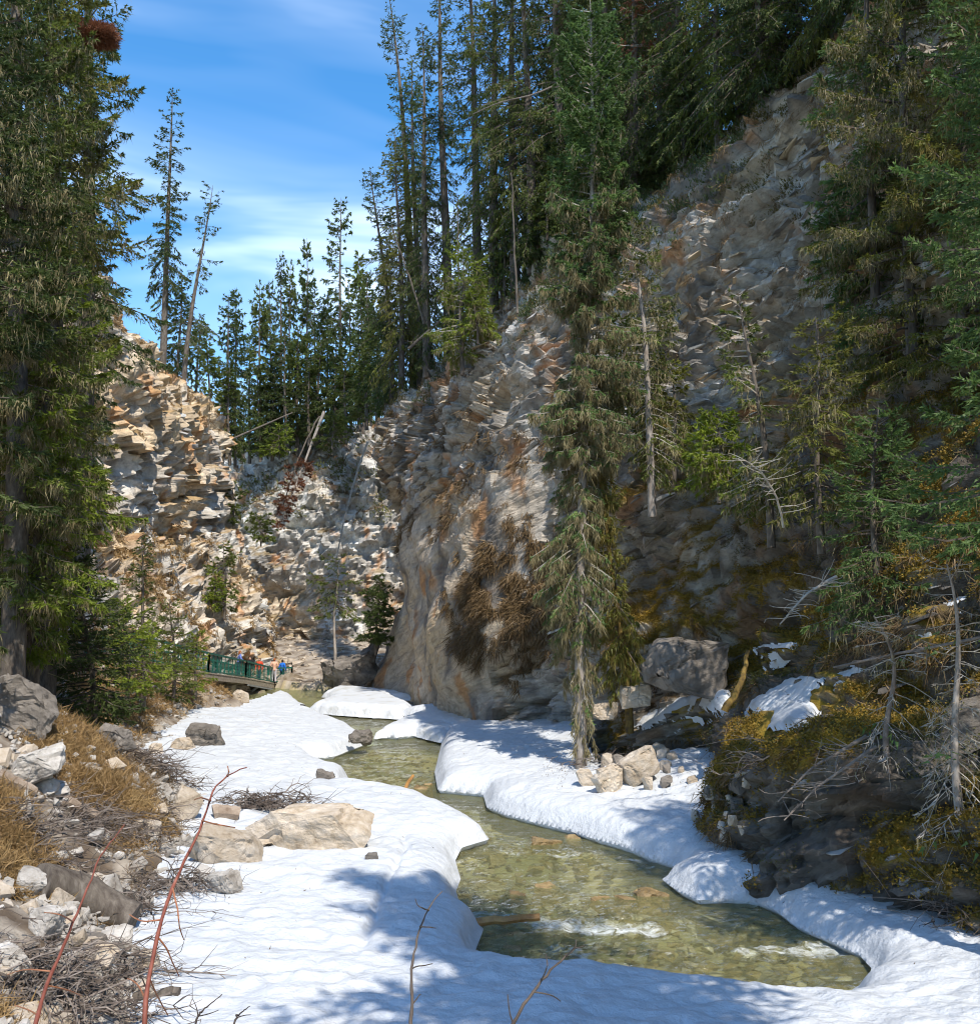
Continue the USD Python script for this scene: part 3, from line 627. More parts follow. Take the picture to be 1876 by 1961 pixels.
B = [
    ((-52, 96), (0, 1), [(0, 0), (1, 3), (1.6, 8), (2, 13), (2.8, 16), (5, 19), (8, 22.5), (12, 26), (18, 27.5), (70, 32)]),
    ((-34, 95), (0, 1), [(0, 0), (1.2, 3), (1.8, 8), (2, 13), (2.8, 16), (5, 19), (8, 22.5), (12, 26), (18, 27.5), (70, 32)]),
    ((-25, 92), (0, 1), [(0, 0), (1.5, 2.5), (2.4, 5), (2.6, 12), (3, 17), (5, 20), (8, 23.5), (11, 27), (17, 28.5), (70, 32)]),
    ((-18, 90), (.1, 1), [(0, 0), (1.6, 2.5), (2.6, 5), (2.8, 12), (3, 18), (4.6, 21.5), (6.8, 24.5), (10, 27.5), (16, 29), (70, 33)]),
    ((-11, 88), (.1, 1), [(0, 0), (1.5, 2.5), (2.6, 5), (3.0, 12), (3.2, 18), (3.8, 22.5), (5.8, 25.5), (9, 28), (16, 29), (70, 33)]),
    ((-4, 86), (.1, 1), [(0, 0), (1, 2.5), (1.8, 6), (2.2, 12), (2.6, 18), (3.2, 23), (5, 26), (9, 28), (16, 29), (70, 33)]),
    ((8, 88), (.2, 1), [(0, 0), (1, 2.5), (1.8, 6), (2.2, 12), (2.6, 18), (3.2, 23), (5, 26), (9, 28), (16, 29), (70, 33)]),
]
def col_back(V, n, D):
    tanfn = lambda v: .55 * (1 - sst(8, 13, v[:, 2])) * sst(.35, .5, fbm(v * .2, 3, 59))
    return 1.12 * colour_rock(V, n, D, 301, tan=.15, dark=.45, white=.9, orange=.25, veg=(.22, .165, .09), vegmin=.42, tanfn=tanfn)
back_cliff, BV, BN, BD = cliff('back_cliff', B, .085, .2, (.05, .3, .95), 0.22, 25, col_back, big=1.2, chunk=.8, mname='cliff_back')

ALL = np.vstack(SOLID)
_pp = np.stack(project(ALL), 1)
_ok = np.isfinite(_pp[:, 2]) & (_pp[:, 0] > -400) & (_pp[:, 0] < 2300) & (_pp[:, 1] > -300) & (_pp[:, 1] < 2300)
ALL, _pp = ALL[_ok], _pp[_ok]
_pt = cKDTree(_pp[:, :2])
def hit(px, py, r=9):
    """the nearest surface seen at that place of the picture"""
    i = np.array(_pt.query_ball_point([px, py], r))
    if not len(i): i = np.array([_pt.query([px, py])[1]])
    d = _pp[i, 2]
    near = i[d < d.min() * 1.03 + .1]
    return ALL[near].mean(0)

# ------------------------------------------------------------------ trees
def spruce(rng, H, R, z0=.08, nb=230, dens=8.0, k=6, bl=.15, bw=.042, droop=.5, lichen=0.0, lich_top=.7, gap=.15, prof=.8, tw=.42, trunk_r=None, bend=(0, 0), wob=.12, dead_low=0.0, upturn=.25, dead_len=.8, live_from=0.0, side=None, thin_low=0.0, lsz=1.0, top_k=1, wr=1.0, low_cut=1.0):
    """returns trunk, branches, needles, lichen as MB; the tree stands at the origin"""
    trunk, wood, ndl, lic = MB(), MB(), MB(), MB()
    r0 = trunk_r or H * .0105 + .03
    zz = np.linspace(0, 1, 14)
    ph = rng.uniform(0, 6, 4)
    def axis(t):
        t = np.asarray(t, float)
        return np.stack([bend[0] * t ** 1.4 + wob * (np.sin(t * 5 + ph[0]) - np.sin(ph[0])) * t, bend[1] * t ** 1.4 + wob * (np.sin(t * 4.3 + ph[1]) - np.sin(ph[1])) * t, H * t], -1)
    pts = axis(zz); pts[0, 2] = -.5
    trunk.tube(pts, r0 * (1 - zz) ** .85 + .012, 7)
    # branches
    t = np.sort(z0 + (1 - z0) * rng.random(nb) ** 1.0 * .985)
    az = np.arange(nb) * 2.39996 + rng.normal(0, .5, nb)
    tt = (t - z0) / (1 - z0)
    cl = fbm(np.stack([np.cos(az) * 1.2, np.sin(az) * 1.2, t * H * .45], 1) + rng.uniform(0, 50, 3), 3, int(rng.integers(1e6)))
    Lb = R * ((1 - tt) ** prof) * (.35 + .65 * sst(0, .18, tt)) * rng.uniform(.65, 1.15, nb) * (.42 + 1.2 * sst(.32, .68, cl)) + .10
    Lb *= lerp(low_cut, 1.0, sst(.15, .5, tt))
    if side is not None:
        Lb *= 1 + .5 * np.cos(az - side)
    keep = rng.random(nb) > gap * (cl < .5) * 2
    t, az, tt, Lb = t[keep], az[keep], tt[keep], Lb[keep]
    base = axis(t)
    hd = np.stack([np.cos(az), np.sin(az), 0 * az], 1)
    up = lerp(-.25 * droop - .1, .55, tt ** 1.2) + rng.normal(0, .08, len(t))
    dr = droop * lerp(.75, .15, tt)
    dead = (tt < dead_low) & (rng.random(len(tt)) < .85)
    dr = np.where(dead, dr * rng.uniform(1.2, 2.6, len(tt)), dr); up = np.where(dead, up - rng.uniform(0, .5, len(tt)), up)
    def bpos(i, s):
        L = Lb[i][..., None]
        z = L[..., 0] * (up[i] * s - dr[i] * s ** 2 * 1.2 + upturn * s ** 3.5)
        q = base[i] + hd[i] * (L * s[..., None] * (1 - .12 * droop * s[..., None]))
        q = q.copy(); q[..., 2] += z
        return q
    nb = len(t)
    s5 = np.linspace(0, 1, 5)
    for i in range(nb):
        q = bpos(np.full(5, i), s5)
        wood.tube(q, wr * np.clip(.010 + .011 * Lb[i], .012, .05) * (1 - .8 * s5), 3, cap=False)
    # twigs
    m = np.maximum(2, (Lb * dens).astype(int))
    bi = np.repeat(np.arange(nb), m)
    s = .10 + .90 * rng.random(len(bi)) ** .85
    live = ~dead[bi] & (s > live_from * lerp(1, .2, tt[bi]))
    root = bpos(bi, s); e = .02
    tdir = bpos(bi, np.minimum(s + e, 1.02)) - bpos(bi, s - e); tdir /= np.linalg.norm(tdir, axis=1, keepdims=True) + 1e-9
    sd = np.stack([-hd[bi][:, 1], hd[bi][:, 0], 0 * s], 1) * np.where(rng.random(len(s)) < .5, 1, -1)[:, None]
    tl = np.clip(Lb[bi] * tw * (1.05 - s) + .10, .10, .75) * rng.uniform(.7, 1.2, len(s))
    td = tdir * .65 + sd * rng.uniform(.35, .95, len(s))[:, None] + rng.normal(0, .16, (len(s), 3))
    td[:, 2] -= droop * rng.uniform(.1, .75, len(s)) * lerp(1, .4, tt[bi])
    td /= np.linalg.norm(td, axis=1, keepdims=True)
    live &= rng.random(len(s)) > thin_low * (1 - sst(.45, .75, tt[bi])) * sst(.6, .4, cl[keep][bi] * 0 + fbm(root * .8 + 9, 2, 4))
    # needles: blades along every living twig
    n = np.flatnonzero(live)
    ti = np.repeat(n, np.where(tt[bi[n]] > .55, k * top_k, k))
    q = rng.random(len(ti)) ** .8
    p = root[ti] + td[ti] * (tl[ti] * q)[:, None]
    p[:, 2] -= .22 * droop * tl[ti] * q ** 2
    d = td[ti] * .9 + rng.normal(0, .42, (len(ti), 3)); d[:, 2] -= .12 * droop
    ndl.blades(p, d, bl * rng.uniform(.6, 1.25, len(ti)), bw * rng.uniform(.7, 1.3, len(ti)), rng, curl=.15 * droop)
    # bare twigs on dead branches
    n = np.flatnonzero(~live)
    if len(n):
        n = n[rng.random(len(n)) < .6]
        wood.blades(root[n], td[n] + rng.normal(0, .15, (len(n), 3)), tl[n] * dead_len, .016, rng, curl=.1)
        wood.blades(root[n] + td[n] * tl[n, None] * .4, td[n] + rng.normal(0, .5, (len(n), 3)), tl[n] * dead_len * .6, .012, rng, curl=.1)
    # hanging lichen
    if lichen > 0:
        w = lichen * (1 - sst(lich_top - .2, lich_top + .15, tt[bi])) * sst(-.1, .5, fbm(root * .5 + 3, 3, int(rng.integers(1e6))) - .2)
        cnt = rng.poisson(w * 3.2)
        li = np.repeat(np.arange(len(bi)), cnt)
        p = root[li] + td[li] * (tl[li] * rng.random(len(li)) * .8)[:, None]
        p[:, 2] -= .02
        d = np.stack([rng.normal(0, .22, len(li)), rng.normal(0, .22, len(li)), -np.ones(len(li))], 1)
        Ll = (rng.gamma(2.5, .06, len(li)) + .05) * lsz
        lic.blades(p, d, Ll, rng.uniform(.012, .030, len(li)) * lsz, rng)
        p2 = p + d / np.linalg.norm(d, axis=1, keepdims=True) * Ll[:, None] * .5
        d2 = d + rng.normal(0, .35, d.shape)
        lic.blades(p2, d2, Ll * .8, rng.uniform(.010, .020, len(li)) * lsz, rng)
    return trunk, wood, ndl, lic

NT = [0]
def tree(name, label, cat, base, top, R, mat_='needle', bark='bark', wood='twig_dark', lich='lichen', group=None, depth=None, **kw):
    """a conifer from its foot to its tip"""
    NT[0] += 1
    rng = RNG(f'{name}{NT[0]}{base[0]:.1f}')
    base, top = np.asarray(base, float), np.asarray(top, float)
    H = top[2] - base[2]
    kw.setdefault('bend', (top[0] - base[0], top[1] - base[1]))
    tr, wd, nd, lc = spruce(rng, H, R, **kw)
    t = thing(name, label, cat, base, group=group)
    obj('trunk', tr, M[bark], t, smooth=True)
    obj('branches', wd, M[wood], t, kind='stuff')
    if nd.n: obj('crown', nd, M[mat_], t, kind='stuff')
    if lc.n: obj('lichen', lc, M[lich], t, kind='stuff')
    return t

def tree_px(name, label, cat, bx, by, tx, ty, Y, R, **kw):
    b, tp = at(bx, by, Y), at(tx, ty, Y)
    return tree(name, label, cat, b, tp, R, **kw)

# --- left foreground
fg = dict(bl=.13, bw=.042, k=9, droop=.5, prof=.3, tw=.42, upturn=.35)
tree_px('spruce_tree', 'tall dense spruce at the left edge with drooping lichen-hung boughs, trunk in front', 'spruce', 20, 1350, 30, -480, 21, 1.9, mat_='needle', lichen=1.1, nb=300, dens=21, **fg)
tree_px('spruce_tree', 'olive green spruce beside the left cliff, boughs reaching over the pale rock', 'spruce', 85, 1300, 98, -380, 25, 1.75, mat_='needle_olive', lichen=1.0, nb=300, dens=21, **fg)
tree_px('spruce_tree', 'taller spruce at top left standing clear against the sky, with bare twigs halfway up', 'spruce', 150, 1130, 172, -420, 33, 2.1, mat_='needle_dark', lichen=.5, nb=300, dens=15, gap=.3, bl=.16, bw=.05, k=8, droop=.6, prof=.4)
tree_px('spruce_tree', 'dark spruce cut by the left edge of the picture, low boughs over the scree', 'spruce', -75, 1380, -80, -560, 17.5, 1.6, mat_='needle_dark', lichen=1.0, nb=260, dens=20, **fg)
tree_px('spruce_tree', 'shorter olive spruce under the tall ones at left, crown level with the cliff foot', 'spruce', 60, 1330, 75, 330, 22.5, 1.8, mat_='needle_bright', lichen=1.0, nb=200, dens=20, bl=.13, bw=.042, k=9, droop=.5, prof=.5)

# --- tall tree hung with lichen in the middle and its neighbours
tree_px('lichen_spruce', 'very tall spruce rising from the right snow bank, green above and grey with lichen below', 'spruce', 1112, 1480, 1118, -10, 27, 1.35, mat_='needle_blue', lichen=6.0, lich_top=.66, nb=560, dens=17, bl=.115, bw=.036, k=7, droop=.8, top_k=3, z0=.04, bark='bark_pale', wood='twig_pale', prof=.22, trunk_r=.17, wob=.25, live_from=.3, thin_low=.4, gap=.15, dead_low=.12, low_cut=.62)
tree_px('lichen_spruce', 'slim spruce with a yellow mossy trunk behind the tall lichen-hung one', 'spruce', 1205, 1372, 1128, 850, 27.6, .85, mat_='needle_olive', lich='lichen_yellow', lichen=2.4, lich_top=1.0, nb=220, dens=10, bl=.15, bw=.04, k=5, droop=.9, z0=.10, bark='bark_moss', prof=.5, wob=.1)
tree_px('slim_spruce', 'thin grey-stemmed spruce against the grey cliff, right of the tall lichen-hung one', 'spruce', 1248, 960, 1205, 420, 28, 1.15, mat_='needle', lichen=1.5, lich_top=1.0, nb=190, dens=9, k=6, droop=.7, bark='bark_pale', wood='twig_pale', prof=.4, gap=.3, bl=.15, bw=.04)
# --- right side
tree_px('spruce_tree', 'blue-green spruce at the right edge with layered lit boughs', 'spruce', 1960, 1010, 1950, -500, 18.5, 1.9, mat_='needle_blue', lichen=.6, lsz=.65, nb=230, dens=22, bl=.115, bw=.034, k=9, droop=.45, upturn=.35, z0=.16, prof=.35, gap=.25, trunk_r=.14)
tree_px('spruce_tree', 'lichen-draped tall spruce right of the grey cliff face, crown beyond the top of the picture', 'spruce', 1760, 1010, 1745, -420, 21.5, 1.95, mat_='needle_olive', lichen=2.4, lsz=.75, lich_top=1.1, nb=260, dens=17, bl=.125, bw=.036, k=7, droop=.6, prof=.35, z0=.04, gap=.3, trunk_r=.17)
tree_px('spruce_tree', 'green spruce with lit top boughs hanging over the upper cliff at right', 'spruce', 1690, 900, 1660, -330, 23, 1.4, mat_='needle_blue', lichen=.9, nb=220, dens=18, bl=.14, bw=.04, k=8, droop=.45, prof=.35, z0=.12, gap=.3, trunk_r=.15)
tree_px('spruce_tree', 'yellowish spruce behind the right edge trees, heavy with moss strands', 'spruce', 1850, 1000, 1850, -450, 20.5, 1.9, mat_='needle_olive', lich='lichen_yellow', lichen=1.8, lsz=.7, lich_top=1.1, nb=220, dens=17, bl=.12, bw=.034, k=7, droop=.6, prof=.35, z0=.04, gap=.3, trunk_r=.17)
tree_px('young_spruce', 'bright green half-grown spruce on the mossy ledge, lower right of the cliff', 'spruce', 1690, 1240, 1680, 775, 19, 1.35, mat_='needle_blue', lichen=.5, lich_top=.5, nb=170, dens=12, bl=.115, bw=.03, k=8, droop=.5, prof=.6)
tree_px('young_spruce', 'half-grown spruce in front of the grey cliff foot, tip level with its pale ledges', 'spruce', 1475, 1010, 1425, 560, 22, .95, mat_='needle', lichen=.8, nb=120, dens=11, bl=.13, bw=.036, k=7, droop=.6, gap=.3, prof=.5, wood='twig_pale')
tree_px('young_spruce', 'scraggy spruce with long lit boughs between the grey cliff and the right edge trees', 'spruce', 1570, 1020, 1545, 610, 20.5, 1.0, mat_='needle_olive', lichen=.9, nb=100, dens=11, bl=.13, bw=.036, k=7, droop=.6, gap=.35, prof=.4)
tree_px('dead_conifer', 'dead slender conifer with pale leaning stem and bare boughs at lower right', 'dead tree', 1850, 1672, 1775, 1080, 14.2, .95, mat_='needle_blue', bark='bark_pale', wood='twig_pale', lichen=.5, lsz=.5, lich_top=1.2, nb=75, dens=12, dead_low=1.1, droop=.5, k=1, prof=.25, dead_len=1.0, z0=.05, wr=.5, trunk_r=.07, wob=.3)
tree_px('dead_conifer', 'dead grey-twigged conifer leaning over the dark rock left of the pale leaning stem', 'dead tree', 1700, 1480, 1640, 1180, 15.6, .7, mat_='needle_blue', bark='twig', wood='twig_pale', lichen=.5, lsz=.5, lich_top=1.2, nb=50, dens=12, dead_low=1.1, droop=.6, k=1, prof=.2, dead_len=1.0, z0=.05, wr=.5, trunk_r=.05, wob=.3)

tree_px('spruce_tree', 'spruce mostly outside the right edge, its lit blue-green boughs reaching into the picture', 'spruce', 2065, 1640, 2055, -300, 11.6, 1.6, mat_='needle_blue', lichen=.3, lsz=.6, nb=200, dens=22, bl=.10, bw=.03, k=10, droop=.4, upturn=.35, z0=.22, prof=.3, trunk_r=.14)
# --- trees along the rim of the right cliff, nearest ones first
rim = [  # tip x, y, foot x, y, depth, radius, needles, lichen, label
    (738, -25, 782, 700, 60, 1.5, 'needle_dark', .5, 'tall narrow spruce standing out against the sky at the end of the right rim'),
    (800, 40, 812, 660, 58, 1.2, 'needle_dark', .9, 'gaunt rim spruce with drooping dark tufts and an orange-lit stem'),
    (790, 100, 800, 690, 63, 1.4, 'needle', .3, 'green spruce between the two gaunt ones at the end of the right rim'),
    (716, 325, 742, 760, 64, 1.5, 'needle_dark', .4, 'slim pointed spruce lowest on the right rim beside the sky'),
    (765, 260, 772, 740, 62, 1.7, 'needle_olive', 1.0, 'bushy brown-green spruce low on the right rim'),
    (840, -120, 850, 640, 55, 1.7, 'needle_dark', .8, 'dark rim spruce third from the sky'),
    (880, -160, 905, 620, 52, 1.7, 'needle_dark', .8, 'tall rim spruce with a long bare reddish stem'),
    (930, -200, 935, 600, 50, 1.9, 'needle', 1.0, 'dense green spruce in the middle of the right rim wood'),
    (965, -220, 975, 560, 47, 1.9, 'needle_dark', 1.0, 'shadowed spruce behind the grey snags on the right rim'),
    (1010, -260, 1010, 520, 44, 2.0, 'needle', 1.2, 'brown-lichened spruce left of the tall lichen-hung one, on the rim'),
    (1065, -280, 1070, 470, 42, 1.9, 'needle_dark', .8, 'dark rim spruce directly behind the crown of the tall lichen-hung one'),
    (1150, -300, 1150, 350, 41, 2.0, 'needle', .6, 'green rim spruce just right of the tall crown'),
    (1205, -320, 1205, 300, 44, 2.0, 'needle_dark', .5, 'dark wood spruce at the top centre behind the red dead one'),
    (1290, -330, 1290, 300, 46, 2.1, 'needle_dark', .4, 'deeply shaded spruce right of the red dead one at the top'),
    (1360, -330, 1365, 260, 48, 2.1, 'needle', .4, 'spruce with green lower boughs above the grassy cliff top'),
    (1450, -330, 1450, 180, 46, 2.0, 'needle_dark', .5, 'spruce at the cliff top near the upper right, only its foot in view'),
    (1520, -330, 1522, 120, 42, 2.0, 'needle', .5, 'spruce at the cliff top between the upper right foot and the right-hand trees'),
    (1590, -330, 1590, 60, 40, 2.0, 'needle_olive', .5, 'olive spruce highest on the cliff top at the upper right'),
    (1405, -300, 1405, 150, 39, 1.7, 'needle_bright', .3, 'bright spruce in front of the shaded wood at the upper right cliff top'),
    (1650, -330, 1655, 40, 38, 2.0, 'needle_dark', .5, 'dark spruce at the cliff top beside the right-hand trees'),
]
def rim_at(px, Y):
    """the top of what stands in that column of the picture near that depth"""
    m = (np.abs(_pp[:, 0] - px) < 12) & (np.abs(_pp[:, 2] - Y) < 12)
    i = np.flatnonzero(m)
    return ALL[i[np.argmin(_pp[i, 1])]]
for tx, ty, bx, by, Y, R_, nm, li, lb in rim:
    b_ = rim_at(bx, Y)
    bx, by, Y = [float(q[0]) for q in project(b_[None])[0:2]] + [b_[1] + .4]
    by += 4
    tree_px('rim_spruce', lb, 'spruce', bx, by, tx, ty, Y, R_ * 1.12, mat_=nm, lichen=li * .45, nb=360, dens=8, bl=.16, bw=.055, k=7, droop=.95, gap=.3, prof=.4, z0=.02, tw=.38, wob=.25, bark='bark')
_b = rim_at(1258, 38); _bx, _by, _ = [float(q[0]) for q in project(_b[None])]
tree_px('dead_red_spruce', 'small dead spruce with rust red needles at the top of the picture', 'dead tree', _bx, _by + 5, 1266, -170, _b[1], 2.0, mat_='needle_dead', nb=150, dens=8, bl=.2, bw=.05, k=6, droop=.4, prof=.35, z0=.35, wood='twig_pale')

# --- far wood: a few kinds, then copies
def far_tree(tx, ty, bx, by, Y, R, label, **kw):
    return tree_px('far_spruce', label, 'spruce', bx, by, tx, ty, Y, R, **kw)
fk = dict(bl=.24, bw=.075, k=9, droop=.7, dens=6.5, tw=.35)
tree_px('skyline_spruce', 'tallest lone spruce on the left rim, dark against the blue sky', 'spruce', 312, 700, 328, 168, 66, 1.9, mat_='needle_dark', lichen=.3, nb=230, z0=.20, gap=.3, prof=.6, dens=8, bl=.18, bw=.055, k=11, droop=.8, tw=.35)
tree_px('skyline_spruce', 'leaning thin spruce with sparse boughs right of the tallest lone one', 'spruce', 352, 730, 404, 352, 67, 1.8, mat_='needle_dark', lichen=.8, nb=95, z0=.12, gap=.45, prof=.35, dens=8, bl=.18, bw=.05, k=8, droop=.8, tw=.3)
protos = {}
far = [ # tip x,y, foot x,y, depth, radius scale
    (337, 535, 338, 740, 72, 1.6, 'a'), (372, 600, 375, 770, 76, 1.3, 'b'), (425, 565, 428, 870, 86, 1.9, 'c'), (446, 552, 450, 880, 88, 2.0, 'a'), (400, 640, 402, 860, 82, 1.7, 'b'),
    (497, 540, 500, 860, 95, 1.8, 'b'), (516, 538, 520, 865, 97, 1.7, 'a'), (535, 484, 540, 860, 99, 1.8, 'c'), (554, 500, 556, 850, 101, 1.6, 'b'), (583, 455, 586, 850, 98, 2.1, 'a'),
    (603, 552, 606, 840, 102, 1.7, 'c'), (625, 555, 628, 830, 100, 1.8, 'b'), (650, 376, 655, 830, 95, 2.4, 'c'), (668, 545, 672, 820, 98, 1.9, 'a'), (690, 478, 695, 810, 92, 1.9, 'b'), (706, 520, 710, 800, 85, 1.8, 'a'),
    (475, 640, 478, 880, 99, 1.9, 'c'), (566, 620, 570, 860, 96, 2.0, 'b'), (640, 620, 640, 830, 93, 2.0, 'a'), (610, 650, 610, 835, 94, 2.0, 'b'), (520, 660, 522, 870, 95, 2.1, 'a'), (545, 640, 548, 862, 94, 2.0, 'c'),
    (685, 640, 688, 820, 86, 2.0, 'c'), (720, 600, 722, 800, 78, 2.0, 'b'), (735, 520, 738, 800, 72, 1.8, 'a'), (590, 690, 592, 850, 93, 1.9, 'c'), (660, 690, 662, 830, 90, 1.9, 'b'), (435, 700, 440, 880, 84, 1.8, 'b'), (495, 700, 498, 875, 94, 1.9, 'a'), (700, 680, 702, 815, 80, 1.8, 'b'),
]
kinds = {'a': dict(mat_='needle_dark', nb=170, gap=.2, prof=.7, z0=.06, lichen=.2), 'b': dict(mat_='needle', nb=150, gap=.3, prof=.75, z0=.08, lichen=.3), 'c': dict(mat_='needle_dark', nb=150, gap=.35, prof=.5, z0=.10, lichen=.6)}
ORD = 'first second third fourth fifth sixth seventh eighth ninth tenth eleventh twelfth thirteenth fourteenth fifteenth sixteenth seventeenth eighteenth nineteenth twentieth'.split()
ORD += ['twenty-' + o for o in ORD[:9]] + ['thirtieth']
far.sort()
for i, (tx, ty, bx, by, Y, R_, kd) in enumerate(far):
    b, tp = at(bx, by, Y), at(tx, ty, Y); H = tp[2] - b[2]
    lb = f'pointed spruce of the far skyline row beyond the back cliff, {ORD[i]} tip from the left'
    if kd not in protos:
        protos[kd] = (tree('far_spruce', lb, 'spruce', b, b + [0, 0, H], R_, bend=(0, 0), group='far row of spruces on the skyline', **kinds[kd], **fk), H, R_)
    else:
        p, h0, r0 = protos[kd]
        copy(p, b, rz=(i * 77) % 360, scale=(R_ / r0, R_ / r0, H / h0), label=lb, lean=((tp[0] - b[0]) / H, 0.0))
# more of the wood behind the right rim and along the plateau
rr = RNG('wood')
for i in range(46):
    kd = 'abc'[i % 3]; p, h0, r0 = protos[kd]
    if i < 30:
        Y = rr.uniform(48, 66); x = -2 + (66 - Y) * .42 + rr.uniform(1, 14); z = 26.5 + .08 * (x + 8)
    else:
        Y = rr.uniform(48, 62); x = rr.uniform(4, 26); z = 28.5
    H = rr.uniform(13, 21)
    copy(p, (x, Y, z), rz=rr.uniform(0, 360), scale=(1.15, 1.15, H / h0), label='spruce in the dense wood on top of the right cliff', group='dense wood on top of the right cliff')

# small spruces along the edge of the right cliff
re_ = RNG('edge')
for i in range(22):
    px_ = re_.uniform(760, 1330); b = rim_at(px_, np.interp(px_, [760, 1330], [58, 34])) + [0, re_.uniform(-.6, .8), -.3]
    p, h0, r0 = protos['abc'[i % 3]]; H = re_.uniform(2.5, 6.5)
    copy(p, b, rz=re_.uniform(0, 360), scale=(.62, .62, H / h0), label='small spruce on the edge of the right cliff at the feet of the rim trees', group='small spruces along the edge of the right cliff')
for bx, by, tx, ty, Y_, R_, nm, lb in [(885, 700, 880, 470, 44, 1.5, 'needle_bright', 'yellow-green spruce hanging over the cliff edge below the grey bare snag'), (915, 640, 905, 560, 43, 1.3, 'needle_bright', 'short bright spruce on the cliff edge right of the yellow-green one'),
        (1190, 800, 1190, 610, 31, 1.0, 'needle', 'slim spruce clinging to the wall just right of the tall lichen-hung trunk'), (1290, 900, 1285, 690, 29, 1.1, 'needle_olive', 'lichen-grey spruce clinging to the wall below the thin grey-stemmed one'),
        (1375, 930, 1370, 800, 25, .9, 'needle_bright', 'small spruce on the upper moss slope below the grey wall'), (1640, 560, 1630, 330, 24, 1.0, 'needle_blue', 'blue-green spruce on the upper wall near the right-hand trees')]:
    tree_px('wall_spruce', lb, 'spruce', bx, by, tx, ty, Y_, R_, mat_=nm, lichen=1.0, nb=110, dens=13, bl=.15, bw=.045, k=8, droop=.6, gap=.3, prof=.45, wood='twig_pale')

# --- young trees on the left slope
yk = dict(bl=.12, bw=.034, k=8, droop=.35, dens=11, z0=.03)
tree_px('young_spruce', 'dark bushy young spruce at the foot of the left trees, branches down to the ground', 'spruce', 180, 1395, 158, 1040, 26, 1.55, mat_='needle_dark', nb=240, prof=.75, **yk)
tree_px('young_spruce', 'slim young spruce with a thin tip in front of the pale left cliff', 'spruce', 275, 1330, 268, 1030, 34, 1.0, mat_='needle', nb=130, prof=.7, **yk)
tree_px('young_spruce', 'yellow-green young spruce right of the dark bushy one', 'spruce', 245, 1320, 240, 1150, 31, 1.1, mat_='needle_bright', nb=110, prof=.6, **yk)
tree_px('young_spruce', 'green young spruce at the near end of the walkway railing', 'spruce', 332, 1345, 333, 1150, 38, 1.15, mat_='needle', nb=120, prof=.65, **yk)
tree_px('young_spruce', 'low yellow-green spruce beside the railing, left of the walkway', 'spruce', 375, 1320, 370, 1210, 41, 1.0, mat_='needle_bright', nb=80, prof=.6, **yk)
tree_px('young_spruce', 'thin young spruce half-way up the left slope, right of the slim one', 'spruce', 430, 1172, 432, 1045, 62, 1.3, mat_='needle', nb=80, prof=.5, gap=.3, bl=.22, bw=.07, k=6, droop=.5, dens=7)
tree_px('young_spruce', 'small spruce with a bare stem beside the half-way one on the left slope', 'spruce', 408, 1168, 404, 1090, 61, 1.0, mat_='needle_bright', nb=60, prof=.5, gap=.2, bl=.22, bw=.07, k=6, droop=.5, dens=7)
tree_px('young_spruce', 'dark young spruce on the overhanging rock nose in the middle', 'spruce', 720, 1240, 724, 1100, 58, 1.25, mat_='needle_dark', nb=140, prof=.75, bl=.2, bw=.06, k=7, droop=.3, dens=9)
tree_px('young_spruce', 'thin bare-stemmed conifer on the rock nose, left of the dark young spruce', 'spruce', 642, 1262, 634, 1070, 60, 1.7, mat_='needle', nb=55, prof=.35, z0=.45, gap=.3, bl=.2, bw=.06, k=6, droop=.6, dens=7, bark='bark_pale', trunk_r=.10, wob=.4)
tree_px('young_spruce', 'small bright conifer bush on the ledge above the back cliff', 'spruce', 535, 870, 530, 815, 84, 2.3, mat_='needle_bright', nb=60, prof=.5, bl=.3, bw=.10, k=6, droop=.4, dens=6)
tree_px('young_spruce', 'small dark conifer on the right end of the back cliff ledge', 'spruce', 636, 850, 636, 790, 82, 1.8, mat_='needle', nb=60, prof=.6, bl=.3, bw=.10, k=6, droop=.4, dens=6)
for bx, by, tx, ty, lb in [(448, 1005, 440, 920, 'small pale conifer at the foot of the left cliff edge'), (500, 1035, 497, 985, 'low green conifer on the slope edge before the back cliff')]:
    tree_px('young_spruce', lb, 'spruce', bx, by, tx, ty, 72, 1.4, mat_='needle', nb=60, prof=.6, bl=.26, bw=.09, k=6, droop=.4, dens=6)
# a spruce beside the viewpoint, out of the picture, whose shade lies on the near snow
tree('viewpoint_spruce', 'tall spruce right of the viewpoint, out of the picture', 'spruce', (4.4, 2.3, 2.0), (4.5, 2.3, 21.5), 2.5, mat_='needle', nb=420, dens=11, gap=0.0, k=8, bl=.2, bw=.06, droop=.4, z0=.42, prof=.4)

# ------------------------------------------------------------------ rocks
def hull_rock(rng, size, n=16, flat=1.0):
    p = rng.normal(size=(n, 3)); p /= np.linalg.norm(p, axis=1, keepdims=True)
    p = np.sign(p) * np.abs(p) ** .55                   # boxier than a ball
    p *= rng.uniform(.75, 1.0, (n, 1)) * np.array(size) * .5 * [1, 1, flat]
    return trimesh.Trimesh(p).convex_hull

def rot(rz=0, rx=0, ry=0):
    a, b, c = map(math.radians, (rz, rx, ry))
    Z = np.array([[math.cos(a), -math.sin(a), 0], [math.sin(a), math.cos(a), 0], [0, 0, 1]])
    X = np.array([[1, 0, 0], [0, math.cos(b), -math.sin(b)], [0, math.sin(b), math.cos(b)]])
    Y = np.array([[math.cos(c), 0, math.sin(c)], [0, 1, 0], [-math.sin(c), 0, math.cos(c)]])
    return Z @ X @ Y

